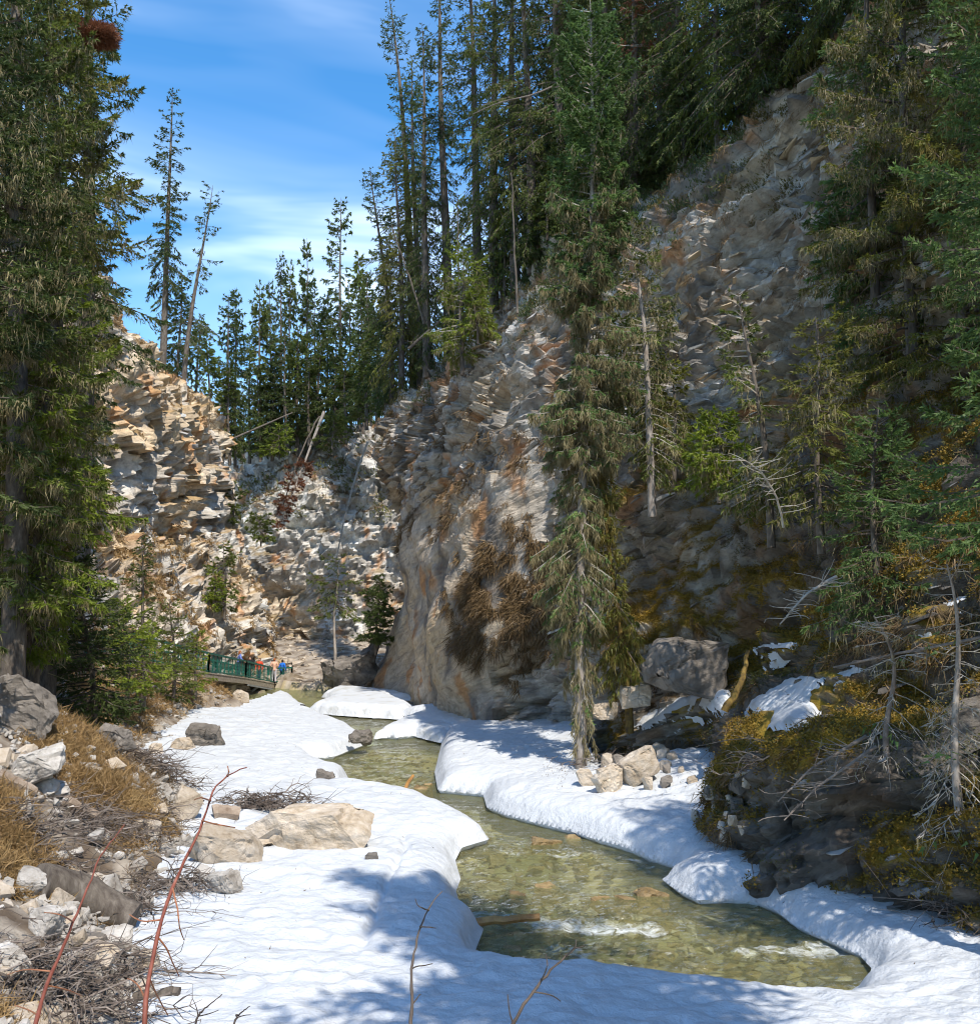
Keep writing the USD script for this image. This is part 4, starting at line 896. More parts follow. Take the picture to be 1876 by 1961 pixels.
def boulder_mesh(rng, size, n=22, rough=.05, big=True, layers=0.0):
    m = hull_rock(rng, size, n)
    v, f = np.array(m.vertices), np.array(m.faces)
    tgt = max(size) / (13 if big else 6)
    v, f = trimesh.remesh.subdivide_to_size(v, f, tgt, max_iter=6)
    m = trimesh.Trimesh(v, f, process=True); v = np.array(m.vertices); nn = np.array(m.vertex_normals)
    o = rng.uniform(0, 50, 3)
    q = v / max(size)
    d = ((fbm(q * 3.2 + o, 4, 3) - .5) * 2 * rough + (fbm(q * 11 + o, 3, 4) - .5) * .045 - .035 * np.exp(-((fbm(q * 2.2 + o, 3, 6) - .5) / .018) ** 2)) * max(size)
    if layers: d += layers * (hsh(np.floor(v[:, 2] / (size[2] / 7) + o[0]), np.floor(v[:, 0] / (size[0] / 3))) - .5) * max(size) * .06
    return v + nn * d[:, None], np.array(m.faces)

def boulder(label, px, py, wpx, hpx, mat_='rock_tan', rz=0, rx=0, ry=0, depth=None, aspect=.8, name='boulder', seed=0, rough=.05, sink=.25, layers=0.0, cat='boulder', lift=0.0):
    """a rock on the surface seen at that place, as wide and high as in the picture"""
    rng = RNG(label + str(seed))
    c = hit(px, py) if depth is None else at(px, py, depth)
    Y = c[1] if depth is None else depth
    w, h = wpx / F * Y, hpx / F * Y
    v, f = boulder_mesh(rng, (w, w * aspect, h * 1.25), rough=rough, layers=layers, big=wpx > 45)
    v = v @ rot(rz, rx, ry).T
    if depth is None: c = hit(px, py + hpx * .42)
    v = v - [0, 0, v[:, 2].min() + sink * h - lift]
    return obj(name, (v + c, f), M[mat_], label=label, cat=cat)

boulder('long low tan boulder with a crack, lying in the middle of the left snow', 604, 1588, 238, 66, 'rock_tan', rz=-8, aspect=.55, seed=3, rough=.04)
boulder('pale tan boulder sloping into the snow left of the long low one', 432, 1618, 140, 62, 'rock_tan', rz=25, ry=12, aspect=.5, seed=1)
boulder('upright brown-grey block beside the twig pile above the pale tan boulder', 350, 1543, 58, 70, 'rock_tan', rz=30, ry=18, aspect=.7, seed=2)
boulder('pinkish boulder half buried in brush on the left bank', 275, 1592, 70, 52, 'rock_tan', rz=10, aspect=.8)
boulder('large pale slab with a sharp lower edge on the left scree', 66, 1478, 130, 60, 'rock', rz=-20, ry=-24, rx=14, aspect=.8, rough=.03, layers=.6)
boulder('grey streaked rock outcrop behind the large pale slab at the left edge', 40, 1365, 150, 80, 'rock_dark', rz=20, ry=32, aspect=.5, rough=.05, layers=.6)
boulder('small pale slab under the large one on the left scree', 92, 1508, 55, 26, 'rock', ry=-10, aspect=.8)
boulder('tan stone in the snow below the young spruces, nearer one', 300, 1432, 34, 20, 'rock_tan')
boulder('tan stone on the far edge of the left snow, beside the dark ledge', 350, 1418, 46, 26, 'rock_tan')
boulder('dark layered ledge block at the foot of the grassy left bank', 392, 1402, 90, 44, 'rock_dark', rz=-25, aspect=.6, layers=.8)
boulder('stacked dark slabs on the left bank behind the brush', 216, 1412, 70, 40, 'rock_dark', rz=-15, aspect=.7, layers=.8)
boulder('rounded grey boulder at the snow edge below the brown log', 222, 1802, 62, 44, 'rock', aspect=.8)
boulder('white angular rock on the golden grass at the left edge', 62, 1696, 74, 56, 'rock', rz=20, ry=12, aspect=.7)
boulder('grey rock with a brown hollow side, below the thick brown log', 88, 1770, 66, 62, 'rock', rz=-15, aspect=.8)
boulder('tan stone in the snow left of the red stem, upper one', 284, 1836, 52, 30, 'rock_tan', ry=8)
boulder('tan stone in the snow close to the red stem near the bottom', 278, 1892, 40, 30, 'rock_tan')
boulder('pale rock in the twigs right of the red stem, upper one', 394, 1672, 46, 34, 'rock')
boulder('pale wedge rock in the snow below the upper one near the red stem', 428, 1694, 74, 40, 'rock', rz=-20, ry=-12, aspect=.6)
boulder('grey lichen-specked boulder in shade at the bottom left', 60, 1880, 160, 90, 'rock_dark', aspect=.8)
boulder('pale broken rock above the dark brush at the bottom left', 20, 1830, 90, 60, 'rock', aspect=.8)
boulder('small stone on the snow crest in the middle', 712, 1640, 30, 14, 'rock_dark')
boulder('brown stone sticking out of the snow tongue by the stream, farther one', 690, 1416, 46, 26, 'rock_dark', depth=34.5, sink=.5, rough=.12)
boulder('dark upright stone under the snow tongue by the stream, nearer one', 622, 1494, 44, 38, 'rock_dark', depth=27, sink=.55, rough=.12)
boulder('square pale block under the walkway at the end of the snow', 462, 1330, 30, 22, 'rock_tan', rough=.02)
# right bank
boulder('split tan block leaning on the right bank under the tall lichen-hung spruce, left half', 1168, 1492, 62, 52, 'rock_tan', rz=20, ry=-24, aspect=.6, rough=.03, layers=.5, name='block')
boulder('split tan block on the right bank, long right half tilted upwards', 1224, 1478, 92, 50, 'rock_tan', rz=12, ry=-30, aspect=.5, rough=.03, layers=.5, name='block')
boulder('small upright block left of the split tan one', 1121, 1488, 34, 40, 'rock_tan', rz=10, ry=-25, aspect=.6, name='block')
boulder('small pale block at the right end of the split tan one', 1240, 1502, 22, 26, 'rock_tan', name='block')
boulder('brown slab half sunk in the snow right of the split block', 1275, 1496, 32, 20, 'rock_dark', ry=-25, name='block')
boulder('big grey overhanging slab at the cliff foot behind the first snow patch', 1318, 1288, 185, 100, 'rock_dark', rz=10, ry=10, depth=26.5, aspect=.5, rough=.03, sink=.5, name='block', layers=.3)
boulder('sunlit tan block at the cliff foot beside the yellow mossy trunk', 1214, 1335, 70, 44, 'rock_tan', depth=27.6, rough=.03, sink=.5, name='block')
boulder('lower sunlit pale block at the cliff foot behind the thin trunks', 1158, 1362, 60, 34, 'rock_tan', depth=27.8, rough=.03, sink=.5, name='block')
rr = RNG('right rubble')
for i in range(34):                                          # broken blocks at the foot of the right bank
    a, b = (rr.uniform(1300, 1430), rr.uniform(1480, 1590)) if i < 20 else (rr.uniform(1130, 1330), rr.uniform(1425, 1475))
    s = rr.uniform(13, 36)
    boulder('angular brown block in the rubble along the foot of the right bank', a, b, s, s * .9, ['rock_tan', 'rock_dark', 'rock_tan'][i % 3], rz=rr.uniform(0, 90), ry=rr.uniform(-25, 25), seed=i, name='rubble_block', cat='rock', rough=.03, sink=.45, layers=.4)
    stage.GetPrimAtPath('/World/rubble_block' + (f'_{i:03d}' if i else '')).SetCustomDataByKey('group', 'rubble along the foot of the right bank')
boulder('dark overhanging rock nose with brown growth at the far bend of the stream', 672, 1308, 120, 70, 'rock_dark', depth=60.5, rz=30, ry=-14, aspect=.9, rough=.16, sink=.35, name='rock_nose', cat='rock')
# stones in the stream
for px, py, w, h, lb in [(1246, 1702, 74, 34, 'brown wet rock at the rapids beside the right snow tip'), (1200, 1712, 60, 26, 'wet rock in the rapids left of the brown one by the snow'), (1150, 1716, 60, 18, 'low wet rock in the middle of the rapids'),
                         (1044, 1690, 60, 22, 'low tan rock where the water breaks, upper left of the rapids'), (985, 1706, 60, 16, 'flat tan rock at the left of the rapids'), (1043, 1604, 90, 14, 'tan ledge rock under the small upper fall'), (1100, 1598, 40, 14, 'rock by the right snow at the small upper fall'),
                         (819, 1494, 24, 20, 'pale rounded stone against the right snow tip upstream'), (806, 1504, 34, 12, 'flat pale stone beside the rounded one upstream'), (1467, 1898, 60, 14, 'tan stone just under water in the near pool'), (980, 1812, 50, 10, 'flat stone under water below the drift log')]:
    Yd = onz(px, py + h * .3, wz(onz(px, py, .1)[1]))[1]
    boulder(lb, px, py + h * .35, w, h * 1.6, 'rock_wet', depth=Yd, sink=.95, name='stream_rock', cat='rock', rough=.06)
cob = {m_: MB() for m_ in ('rock_wet', 'rock_tan', 'rock_dark')}; rc = RNG('cobbles')
gs_, _ = sdf(SOLID[0][:, 0], SOLID[0][:, 1]); ci = rc.choice(len(SOLID[0]), 3200, p=((gs_ < .15) * (SOLID[0][:, 1] < 50) / np.maximum(8, SOLID[0][:, 1])) / ((gs_ < .15) * (SOLID[0][:, 1] < 50) / np.maximum(8, SOLID[0][:, 1])).sum())
for q in ci:
    z_ = .10 + rc.gamma(1.5, .07); m_ = hull_rock(rc, (z_ * rc.uniform(1, 1.7), z_, z_ * .5), 9)
    cob[['rock_wet', 'rock_wet', 'rock_tan', 'rock_dark'][int(rc.integers(4))]].add(np.array(m_.vertices) @ rot(rc.uniform(0, 360)).T + SOLID[0][q] + [rc.normal(0, .15), rc.normal(0, .15), .02], m_.faces)
for m_, mb in cob.items(): obj('stream_bed_stones', mb, M[m_], label={'rock_wet': 'brown stones covering the stream bed under the clear water', 'rock_tan': 'pale tan stones on the stream bed under the clear water', 'rock_dark': 'dark stones on the stream bed under the clear water'}[m_], cat='stones', kind='stuff')
# loose scree stones on the left bank: one by one where they show largest, the rest as gravel
GV, = [SOLID[0]]
gx, gy, gd = project(GV)
t_ = left_edge(GV[:, 1]) - GV[:, 0]
wgt = ((t_ > -.6) & (t_ < 9) & np.isfinite(gd) & (gx > -40) & (gy < 2050) & (GV[:, 1] > 7.5) & (GV[:, 1] < 44)).astype(float)
wgt *= sst(.40, .56, fbm(GV * .55, 3, 61)) + .06
rs = RNG('scree'); idx = rs.choice(len(GV), 9000, p=wgt / wgt.sum())
siz = rs.gamma(1.4, .062, len(idx)) + .04
pxs = siz / gd[idx] * F
order = np.argsort(-pxs)
rock_kinds = ['rock', 'rock_tan', 'rock_tan', 'rock', 'rock_dark']
gravel = MB()
for n_, q in enumerate(order):
    i = idx[q]; p = GV[i] + [rs.normal(0, .1), rs.normal(0, .1), 0]; s = min(siz[q], .62)
    m = hull_rock(rs, (s * rs.uniform(.9, 1.6), s, s * rs.uniform(.5, 1.0)), 18 if n_ < 260 else 10)
    v = np.array(m.vertices) @ rot(rs.uniform(0, 360), rs.uniform(-22, 22), rs.uniform(-10, 35)).T + p + [0, 0, s * .03]
    if n_ < 260:
        obj('scree_stone', (v, np.array(m.faces)), M[rock_kinds[n_ % 5]], label='loose angular limestone piece lying in the scree of the left bank', cat='stone', group='loose stones on the left bank')
    else:
        gravel.add(v, np.array(m.faces))
obj('gravel', gravel, M['rock'], label='pale broken gravel strewn over the left bank', cat='gravel', kind='stuff')

far_b = MB(); fm = (GV[:, 1] > 58) * (GV[:, 0] > -22) * (GV[:, 0] < -4) * (sdf(GV[:, 0], GV[:, 1])[0] > .2) * 1.0
for q in rs.choice(len(GV), 420, p=fm / fm.sum()):
    s_ = rs.gamma(2, .22) + .15; m_ = hull_rock(rs, (s_ * rs.uniform(1, 2), s_, s_ * .6), 10)
    far_b.add(np.array(m_.vertices) @ rot(rs.uniform(0, 360), rs.uniform(-12, 12)).T + GV[q], m_.faces)
obj('gravel', far_b, M['rock_tan'], label='broken pale blocks along the far bend of the stream', cat='gravel', kind='stuff')

# slabs and blocks that stand out of the cliffs
def slabs(root, V, N, n, dip, seed, smin, smax, mats, mask=None, thin=.3, npart=280, col='rock'):
    rng = RNG(f'slab{seed}')
    px, py, d = project(V)
    view = V - CAM; view /= np.linalg.norm(view, axis=1, keepdims=True)
    w = np.clip(-(view * N).sum(1), 0, 1) + .02
    w = np.where(np.isfinite(d) & (px > -60) & (px < 1940) & (py > -60) & (py < 2000) & (N[:, 2] < .75), w, 0)
    if mask is not None: w = w * mask
    w = w / np.maximum(d, 1) ** .6; w = np.nan_to_num(w)
    idx = rng.choice(len(V), n, p=w / w.sum())
    dip = np.asarray(dip, float) / np.linalg.norm(dip)
    s = np.exp(rng.uniform(math.log(smin), math.log(smax), n))
    order = np.argsort(-s / d[idx])
    rest = {m: MB() for m in mats}
    for k, q in enumerate(order):
        i = idx[q]; nn = N[i] - dip * (N[i] @ dip); nn[2] *= .3; nn /= np.linalg.norm(nn) + 1e-9
        t = np.cross(dip, nn)
        Rm = np.stack([t, nn, dip], 1) @ rot(rng.uniform(-30, 30), rng.normal(0, 4), rng.normal(0, 4))
        m = hull_rock(rng, (s[q] * rng.uniform(.8, 1.7), s[q] * rng.uniform(.6, 1.0), s[q] * thin * rng.uniform(.5, 1.4)), 9)
        v = np.array(m.vertices) @ Rm.T + V[i] - nn * s[q] * .12
        mt = mats[int(rng.integers(len(mats)))]
        if k < npart: obj('rock_block', (v, np.array(m.faces)), M[mt], root)
        else: rest[mt].add(v, np.array(m.faces))
    for mt, mb in rest.items():
        if mb.n: obj('rock_rubble', mb, M[mt], root, kind='stuff')
M['slab_pale'] = noisy('slab_pale', [(0.25, (.30, .29, .27)), (0.5, (.47, .46, .43)), (0.75, (.60, .59, .56))], scale=1.2, bump=.7, bscale=7, bdist=.06)
M['slab_grey'] = noisy('slab_grey', [(0.25, (.15, .14, .13)), (0.5, (.30, .285, .265)), (0.75, (.42, .40, .375))], scale=1.2, bump=.7, bscale=7, bdist=.06)
M['slab_tan'] = noisy('slab_tan', [(0.25, (.30, .21, .12)), (0.5, (.54, .43, .29)), (0.75, (.66, .57, .43))], scale=1.2, bump=.7, bscale=7, bdist=.06)
M['slab_dark'] = noisy('slab_dark', [(0.25, (.05, .043, .036)), (0.5, (.12, .105, .09)), (0.75, (.22, .195, .17))], scale=1.2, bump=.7, bscale=7, bdist=.06)
up_r = np.where(RV[:, 1] > 37, sst(12, 16, RV[:, 2]), 1.0) * sst(8.5, 11, RV[:, 2] + 5 * (RV[:, 1] > 31))
slabs(right_cliff, RV, RN, 1200, (-.33, .20, .92), 1, .22, 1.1, ['slab_pale', 'slab_grey', 'slab_grey', 'slab_grey', 'slab_tan'], thin=.16, mask=up_r * (.05 + sst(.45, .62, fbm(RV * .35, 3, 66))))
slabs(right_cliff, RV, RN, 500, (-.33, .20, .92), 2, .15, .6, ['slab_dark', 'slab_dark', 'slab_grey'], mask=(1 - sst(9, 11.5, RV[:, 2])) * (RV[:, 1] < 38), npart=18)
slabs(left_cliff, LV, LN, 320, (.30, -.1, .95), 3, .25, 1.25, ['slab_tan', 'slab_tan', 'slab_pale', 'slab_grey'], thin=.6, mask=.04 + sst(.46, .62, fbm(LV * .3, 3, 67)))
slabs(back_cliff, BV, BN, 260, (.05, .3, .95), 4, .3, 1.5, ['slab_pale', 'slab_pale', 'slab_grey', 'slab_tan'], thin=.5, mask=.04 + sst(.46, .62, fbm(BV * .25, 3, 68)))

# ------------------------------------------------------------------ old snow on the right ledges
from scipy.ndimage import gaussian_filter
SNOWP = []
def ledge_snow(outline, label, thick, seed, step=3.0):
    poly = sg.Polygon(outline).buffer(4)
    b = poly.bounds
    X, Yp = np.meshgrid(np.arange(b[0] - 3 * step, b[2] + 3 * step, step), np.arange(b[1] - 3 * step, b[3] + 3 * step, step), indexing='ij')
    Hh = np.array([hit(a, c, 12) for a, c in zip(X.ravel(), Yp.ravel())])
    dep = gaussian_filter(Hh[:, 1].reshape(X.shape), 4.0)
    P = at(X, Yp, dep)
    ins = shapely.contains_xy(poly, X.ravel(), Yp.ravel()); d = shapely.distance(poly.exterior, shapely.points(np.stack([X.ravel(), Yp.ravel()], 1)))
    q = np.stack([X.ravel() * .03, Yp.ravel() * .05, 0 * X.ravel() + seed], 1)
    sd = (np.where(ins, d, -d) + 14 * (fbm(q * 2, 4, seed) - .5)).reshape(X.shape)
    sm = sd / F * dep                                   # metres from the edge
    lift = thick * np.clip(1 - np.exp(-sm / (thick * .7)), -1.2, 1) + .08 * (fbm(P * 2.2, 3, seed) - .5)
    P = P + lift[..., None] * np.array([-.25, -.45, .85])
    nx, ny = X.shape; ii, jj = np.meshgrid(np.arange(nx - 1), np.arange(ny - 1), indexing='ij'); a = (ii * ny + jj).ravel()
    f = np.vstack([np.stack([a, a + ny, a + ny + 1], 1), np.stack([a, a + ny + 1, a + 1], 1)])
    v = P.reshape(-1, 3); f = f[(sm.ravel() > -.16)[f].all(1)]; e_ = np.linalg.norm(v[f] - v[np.roll(f, 1, 1)], axis=2).max(1); n_ = np.cross(v[f[:, 1]] - v[f[:, 0]], v[f[:, 2]] - v[f[:, 0]]); n_ /= np.linalg.norm(n_, axis=1, keepdims=True) + 1e-12
    f = f[(e_ < .75) & (np.abs(n_[:, 2]) > .16)]
    used = np.unique(f); remap = np.full(len(v), -1); remap[used] = np.arange(len(used)); v, f = v[used], remap[f]
    SNOWP.append(v)
    dirt = sst(.52, .72, fbm(v * [2, 2, 5], 4, seed + 9)) * .5
    obj('snow_patch', (v, flip_up(v, f)), M['snow'], tint=lerp((.55, .57, .592), (.38, .36, .30), dirt[:, None]), smooth=True, label=label, cat='snow patch')
c5 = lambda x, y: (957.6 + x * .2858, 1225.7 + y * .2858)
c6 = lambda x, y: (1417 + x * .3126, 1149 + y * .3126)
ledge_snow([c5(915, 585), c5(1000, 505), c5(1200, 400), c5(1510, 345), c5(1490, 430), c5(1330, 500), c5(1080, 565)], 'tongue of old snow on the mossy ledge under the grey overhanging slab', .16, 1)
ledge_snow([c6(60, 650), c6(180, 560), c6(330, 490), c6(515, 485), c6(445, 565), c6(415, 700), c6(380, 785), c6(195, 780), c6(200, 700), c6(125, 690)], 'largest dirty snow patch on the moss at lower right', .16, 2)
ledge_snow([c6(585, 525), c6(640, 450), c6(785, 375), c6(785, 415), c6(700, 465)], 'narrow snow strip above the golden moss under the thin fallen trunk', .10, 3)
ledge_snow([c6(1130, 150), c6(1220, 70), c6(1380, -10), c6(1380, 90), c6(1200, 205)], 'snow patch among the branches near the right edge', .10, 4)
ledge_snow([c6(115, 290), c6(220, 285), c6(315, 285), c6(250, 340), c6(180, 390)], 'small snow patch by the leaning mossy stump', .08, 6, 3.0)
# ------------------------------------------------------------------ grass, moss and hanging brush
def scatter(name, label, cat, V, N, mask, n, L, w, mat_, seed, up=.4, down=.7, spread=.35, clump=.0, curl=.3):
    rng = RNG(name + str(seed))
    px, py, d = project(V)
    wt = np.where(np.isfinite(d) & (px > -80) & (px < 1960) & (py > -80) & (py < 2040), mask, 0); wt = np.nan_to_num(wt)
    if clump:
        c0 = rng.choice(len(V), max(1, int(n / clump)), p=wt / wt.sum())
        i = np.repeat(c0, int(clump)); p = V[i] + rng.normal(0, L * (.22 if clump < 35 else 1.1), (len(i), 3)) * [1, 1, .5 if clump < 35 else .8]
    else:
        i = rng.choice(len(V), n, p=wt / wt.sum()); p = V[i] + rng.normal(0, .07, (n, 3))
    dn = N[i] * up + rng.normal(0, spread, (len(i), 3)); dn[:, 2] += up * .6 - down
    mb = MB().blades(p, dn, L * rng.uniform(.5, 1.3, len(i)), w * rng.uniform(.6, 1.3, len(i)), rng, curl=curl)
    return obj(name, mb, M[mat_], label=label, cat=cat, kind='stuff')
f3 = lambda V, k, s: fbm(V * k, 3, s)
ledge = lambda N, a=.25: sst(a, a + .3, N[:, 2])
lm = ledge(LN, .1) * sst(.36, .50, f3(LV, .25, 71)) * (1 - sst(9.5, 12.5, LV[:, 2])) + ledge(LN, .5) * .10 + ledge(LN, .3) * sst(21, 23, LV[:, 2]) * .5
scatter('dry_grass', 'straw coloured dry grass hanging on the ledges of the left cliff', 'grass', LV, LN, lm, 60000, .45, .05, 'grass', 1, down=.75, clump=14)
scatter('dry_grass', 'brown dead growth on the ledges of the left cliff', 'grass', LV, LN, lm * sst(.4, .6, f3(LV, .4, 72)), 16000, .5, .05, 'grass_brown', 2, down=.5, clump=10)
bm = ledge(BN, .3) * ((BV[:, 2] > 16) * 1.0 + .08) * sst(.35, .5, f3(BV, .2, 73))
scatter('dry_grass', 'brown grass and low growth on the slope above the back cliff', 'grass', BV, BN, bm, 50000, .6, .08, 'grass_brown', 3, down=.4, clump=12)
scatter('shrub_cover', 'olive low shrubs on the slope above the back cliff', 'shrubs', BV, BN, bm * sst(.45, .6, f3(BV, .3, 74)), 26000, .5, .11, 'needle_olive', 4, up=.8, down=.1, clump=40)
rim_m = ledge(RN, .2) * sst(18, 21, RV[:, 2]) * (RV[:, 1] < 70)
scatter('dry_grass', 'tan and brown grass hanging over the top of the right cliff', 'grass', RV, RN, rim_m * sst(.35, .5, f3(RV, .3, 75)), 60000, .34, .024, 'grass_brown', 5, down=.8, clump=16)
scatter('dry_grass', 'pale grass tufts along the top edge of the right cliff', 'grass', RV, RN, rim_m * sst(.45, .6, f3(RV, .5, 76)), 26000, .40, .022, 'grass', 6, down=.9, clump=20)
scatter('shrub_cover', 'olive juniper scrub on the top edge of the right cliff', 'shrubs', RV, RN, rim_m * sst(.48, .6, f3(RV, .28, 78)), 60000, .16, .045, 'shrub_leaf', 7, up=.9, down=.0, clump=70)
scatter('shrub_cover', 'dark green undergrowth beneath the rim trees', 'shrubs', RV, RN, rim_m * (RV[:, 1] > 34) * sst(.42, .55, f3(RV, .2, 79)), 90000, .20, .05, 'needle_dark', 8, up=1.0, down=-.3, clump=60)
mid = ledge(RN, .12) * sst(8, 11, RV[:, 2]) * (1 - sst(20, 23, RV[:, 2])) * sst(.46, .58, f3(RV, .35, 80))
scatter('dry_grass', 'brown growth in the cracks and on the ledges of the right cliff', 'grass', RV, RN, mid, 42000, .30, .022, 'grass_brown', 9, down=.8, clump=14)
nosnow = cKDTree(np.vstack(SNOWP)).query(RV, distance_upper_bound=.4)[0] > .22
low = (RV[:, 2] < 12.5) * (RV[:, 1] < 33) * (RV[:, 2] > .6)
scatter('moss', 'orange-gold moss over the ledges of the lower right slope', 'moss', RV, RN, low * nosnow * sst(-.2, .2, RN[:, 2]) * sst(.41, .50, f3(RV, .6, 91)), 300000, .055, .034, 'moss', 10, up=1.0, down=.15, spread=.5)
scatter('moss', 'green-brown moss in the shade of the lower right slope', 'moss', RV, RN, low * nosnow * sst(.0, .35, RN[:, 2]) * sst(.45, .58, f3(RV, .5, 92)), 90000, .06, .026, 'moss_green', 11, up=.8, down=.3, spread=.5)
scatter('dry_grass', 'brown grass hanging from the mossy ledges at lower right', 'grass', RV, RN, low * ledge(RN, .1) * sst(.54, .62, f3(RV, .6, 93)), 12000, .38, .022, 'grass_brown', 12, up=.5, down=.9, clump=26)
hc = hit(965, 1150)
nose = np.exp(-(((RV - hc) / [2.2, 2.6, 1.9]) ** 2).sum(1)) * sst(.40, .55, f3(RV, .7, 95)) + .05 * (RV[:, 1] > 34) * sst(8, 11, RV[:, 2]) * (1 - sst(17, 20, RV[:, 2])) * sst(.52, .62, f3(RV, .45, 96)) * sst(-.1, .2, RN[:, 2])
nose = np.where(nose > .01, nose, 0)
scatter('dry_grass', 'dark brush and grass hanging from the lower ledges of the middle buttress', 'grass', RV, RN, nose + 1e-9, 26000, .5, .04, 'grass_brown', 13, up=.5, down=.8, clump=20)
GN = np.tile((-.2, 0, .95), (len(GV), 1))
gt = left_edge(GV[:, 1]) - GV[:, 0]
straw_m = sst(.3, 1.5, gt) * sst(.49, .57, fbm(GV * .35, 3, 35)) * (gt < 12) * (GV[:, 1] > 6) * (GV[:, 1] < 46)
scatter('dry_grass', 'golden flattened grass on the slope of the left bank', 'grass', GV, GN, straw_m, 70000, .30, .018, 'grass', 14, up=.25, down=.1, spread=.35, curl=.2)
gold = 0
for cx_, cy_, r_ in [(165, 1475, 1.3), (195, 1505, 1.3), (225, 1530, 1.1), (250, 1560, .8), (20, 1650, .8), (40, 1690, .7), (130, 1440, .8)]:
    c_ = hit(cx_, cy_); gold = np.maximum(gold, np.exp(-(((GV[:, :2] - c_[:2]) ** 2).sum(1) / (r_ * .62) ** 2)))
scatter('dry_grass', 'flattened golden grass slope between the large pale slab and the brush', 'grass', GV, GN, gold * sst(.02, .12, gold), 70000, .26, .016, 'grass', 17, up=.2, down=.12, spread=.3, curl=.25)
lit_m = sst(.0, 1.0, gt) * (gt < 12) * (GV[:, 1] > 6) * (GV[:, 1] < 46) * sst(.42, .55, fbm(GV * .7, 3, 36))
scatter('twig_litter', 'brown twig and needle litter over the left bank', 'litter', GV, GN, lit_m, 90000, .20, .012, 'grass_brown', 15, up=.2, down=.0, spread=.6, curl=.1)
far_bank = sst(.3, 1.5, gt) * (gt < 9) * (GV[:, 1] > 30) * (GV[:, 1] < 60)
scatter('dry_grass', 'orange-brown grass tufts on the far end of the left bank', 'grass', GV, GN, far_bank, 50000, .42, .03, 'grass', 16, up=.4, down=.3, clump=24)

SV = SOLID[1]; ss_, _ = sdf(SV[:, 0], SV[:, 1])
near_r = (SV[:, 0] > 1.5) * sst(.6, 2.5, ss_) + .5 * np.exp(-np.clip(SV[:, 0] - left_edge(SV[:, 1]), 0, 9) / .8) + .03
scatter('snow_litter', 'dark needles, bark and twig bits scattered on the old snow', 'litter', SV, np.tile((0, 0, 1.), (len(SV), 1)), near_r * (ss_ > .4) * (.15 + sst(.45, .65, fbm(SV * .8, 3, 44))) * sst(10, 16, SV[:, 1]) / np.maximum(1, 30 / SV[:, 1]) ** 2, 5000, .055, .014, 'grass_brown', 18, up=.1, down=-.02, spread=.6, curl=.0)
# ------------------------------------------------------------------ dead wood
def curve3(P, n=12):
    P = np.asarray(P, float)
    t = np.linspace(0, 1, len(P)); tt = np.linspace(0, 1, n)
    from scipy.interpolate import PchipInterpolator
    return PchipInterpolator(t, P, axis=0)(tt)

def pole(label, P, r0, r1, mat_='twig_pale', name='fallen_log', stubs=0, sides=8, cat='log', seed=0, stub_len=.35):
    rng = RNG(label)
    q = curve3(P, 10); q = q + rng.normal(0, r0 * (.25 if r0 < .1 else .05), q.shape)
    t = thing(name, label, cat, q[0])
    mb = MB().tube(q, np.linspace(r0, r1, 10), sides)
    obj('stem', mb, M[mat_], t, smooth=40, base=q[0])
    for k in range(stubs):
        u = rng.uniform(.15, .98); p = curve3(P, 100)[int(u * 99)]
        d = rng.normal(size=3); d[2] = abs(d[2]) * .3 - .1; d /= np.linalg.norm(d)
        L = stub_len * rng.uniform(.4, 1.3)
        b = MB().tube(curve3([p, p + d * L * .6, p + d * L + rng.normal(0, .12 * L, 3)], 5), np.linspace(max(.008, r1 * .35), .004, 5), 4)
        obj('twig', b, M[mat_], t, base=q[0])
    return t

def on(px, py, lift=0.0):
    return hit(px, py) + [0, 0, lift]
pole('pale straight log lying in the brush of the left bank', [on(120, 1548, .12), on(198, 1580, .12)], .11, .09, 'log')
pole('grey log running out of the left edge under the large pale slab', [on(-6, 1494, .12), on(68, 1526, .1)], .12, .08, 'log')
pole('bent bare grey branch standing over the left scree', [on(4, 1499, .25), on(37, 1522, .3), on(53, 1552, .25), on(50, 1584, .1)], .06, .035, 'twig_pale', name='bare_branch', cat='branch', stubs=4)
pole('thick short brown log with rough bark on the lower left bank', [on(72, 1722, .22), on(170, 1752, .22), on(258, 1778, .15)], .27, .22, 'bark', sides=12)
pole('dark short log lying on the snow at the bottom left', [on(258, 1922, .05), on(342, 1910, .05)], .06, .05, 'bark')
pole('stump end lying in the snow by the twig pile', [on(408, 1566, .12), on(455, 1566, .1)], .16, .15, 'log')
pole('orange-brown drift log across the water at the left of the rapids', [np.append(onz(909, 1766, .22)[:2], .20), np.append(onz(1036, 1752, .3)[:2], .26)], .075, .06, 'wet_log', name='drift_log')
pole('short red-brown drift stick leaning on the right snow tip upstream', [np.append(onz(762, 1524, .35)[:2], .25), np.append(onz(790, 1492, .5)[:2], .6)], .07, .05, 'wet_log', name='drift_log')
pole('thin grey fallen trunk across the mossy ledge at lower right', [at(1596, 1278, 16.3), at(1740, 1248, 15.6), at(1900, 1215, 14.6)], .018, .028, 'twig', stubs=14, stub_len=.5)
pole('grey fallen trunk lying on the rim beside the far left wood', [at(418, 852, 80), at(560, 790, 84)], .10, .06, 'bark')
pole('left one of two thin leaning trunks on the back cliff', [at(612, 797, 85), at(575, 870, 84), at(536, 990, 83)], .09, .05, 'bark', name='leaning_trunk', cat='dead tree', stubs=5)
pole('long thin dead trunk hanging down the back cliff beside the buttress', [at(704, 846, 80), at(668, 960, 79.5), at(640, 1095, 79)], .10, .05, 'twig_pale', name='leaning_trunk', cat='dead tree', stubs=8)
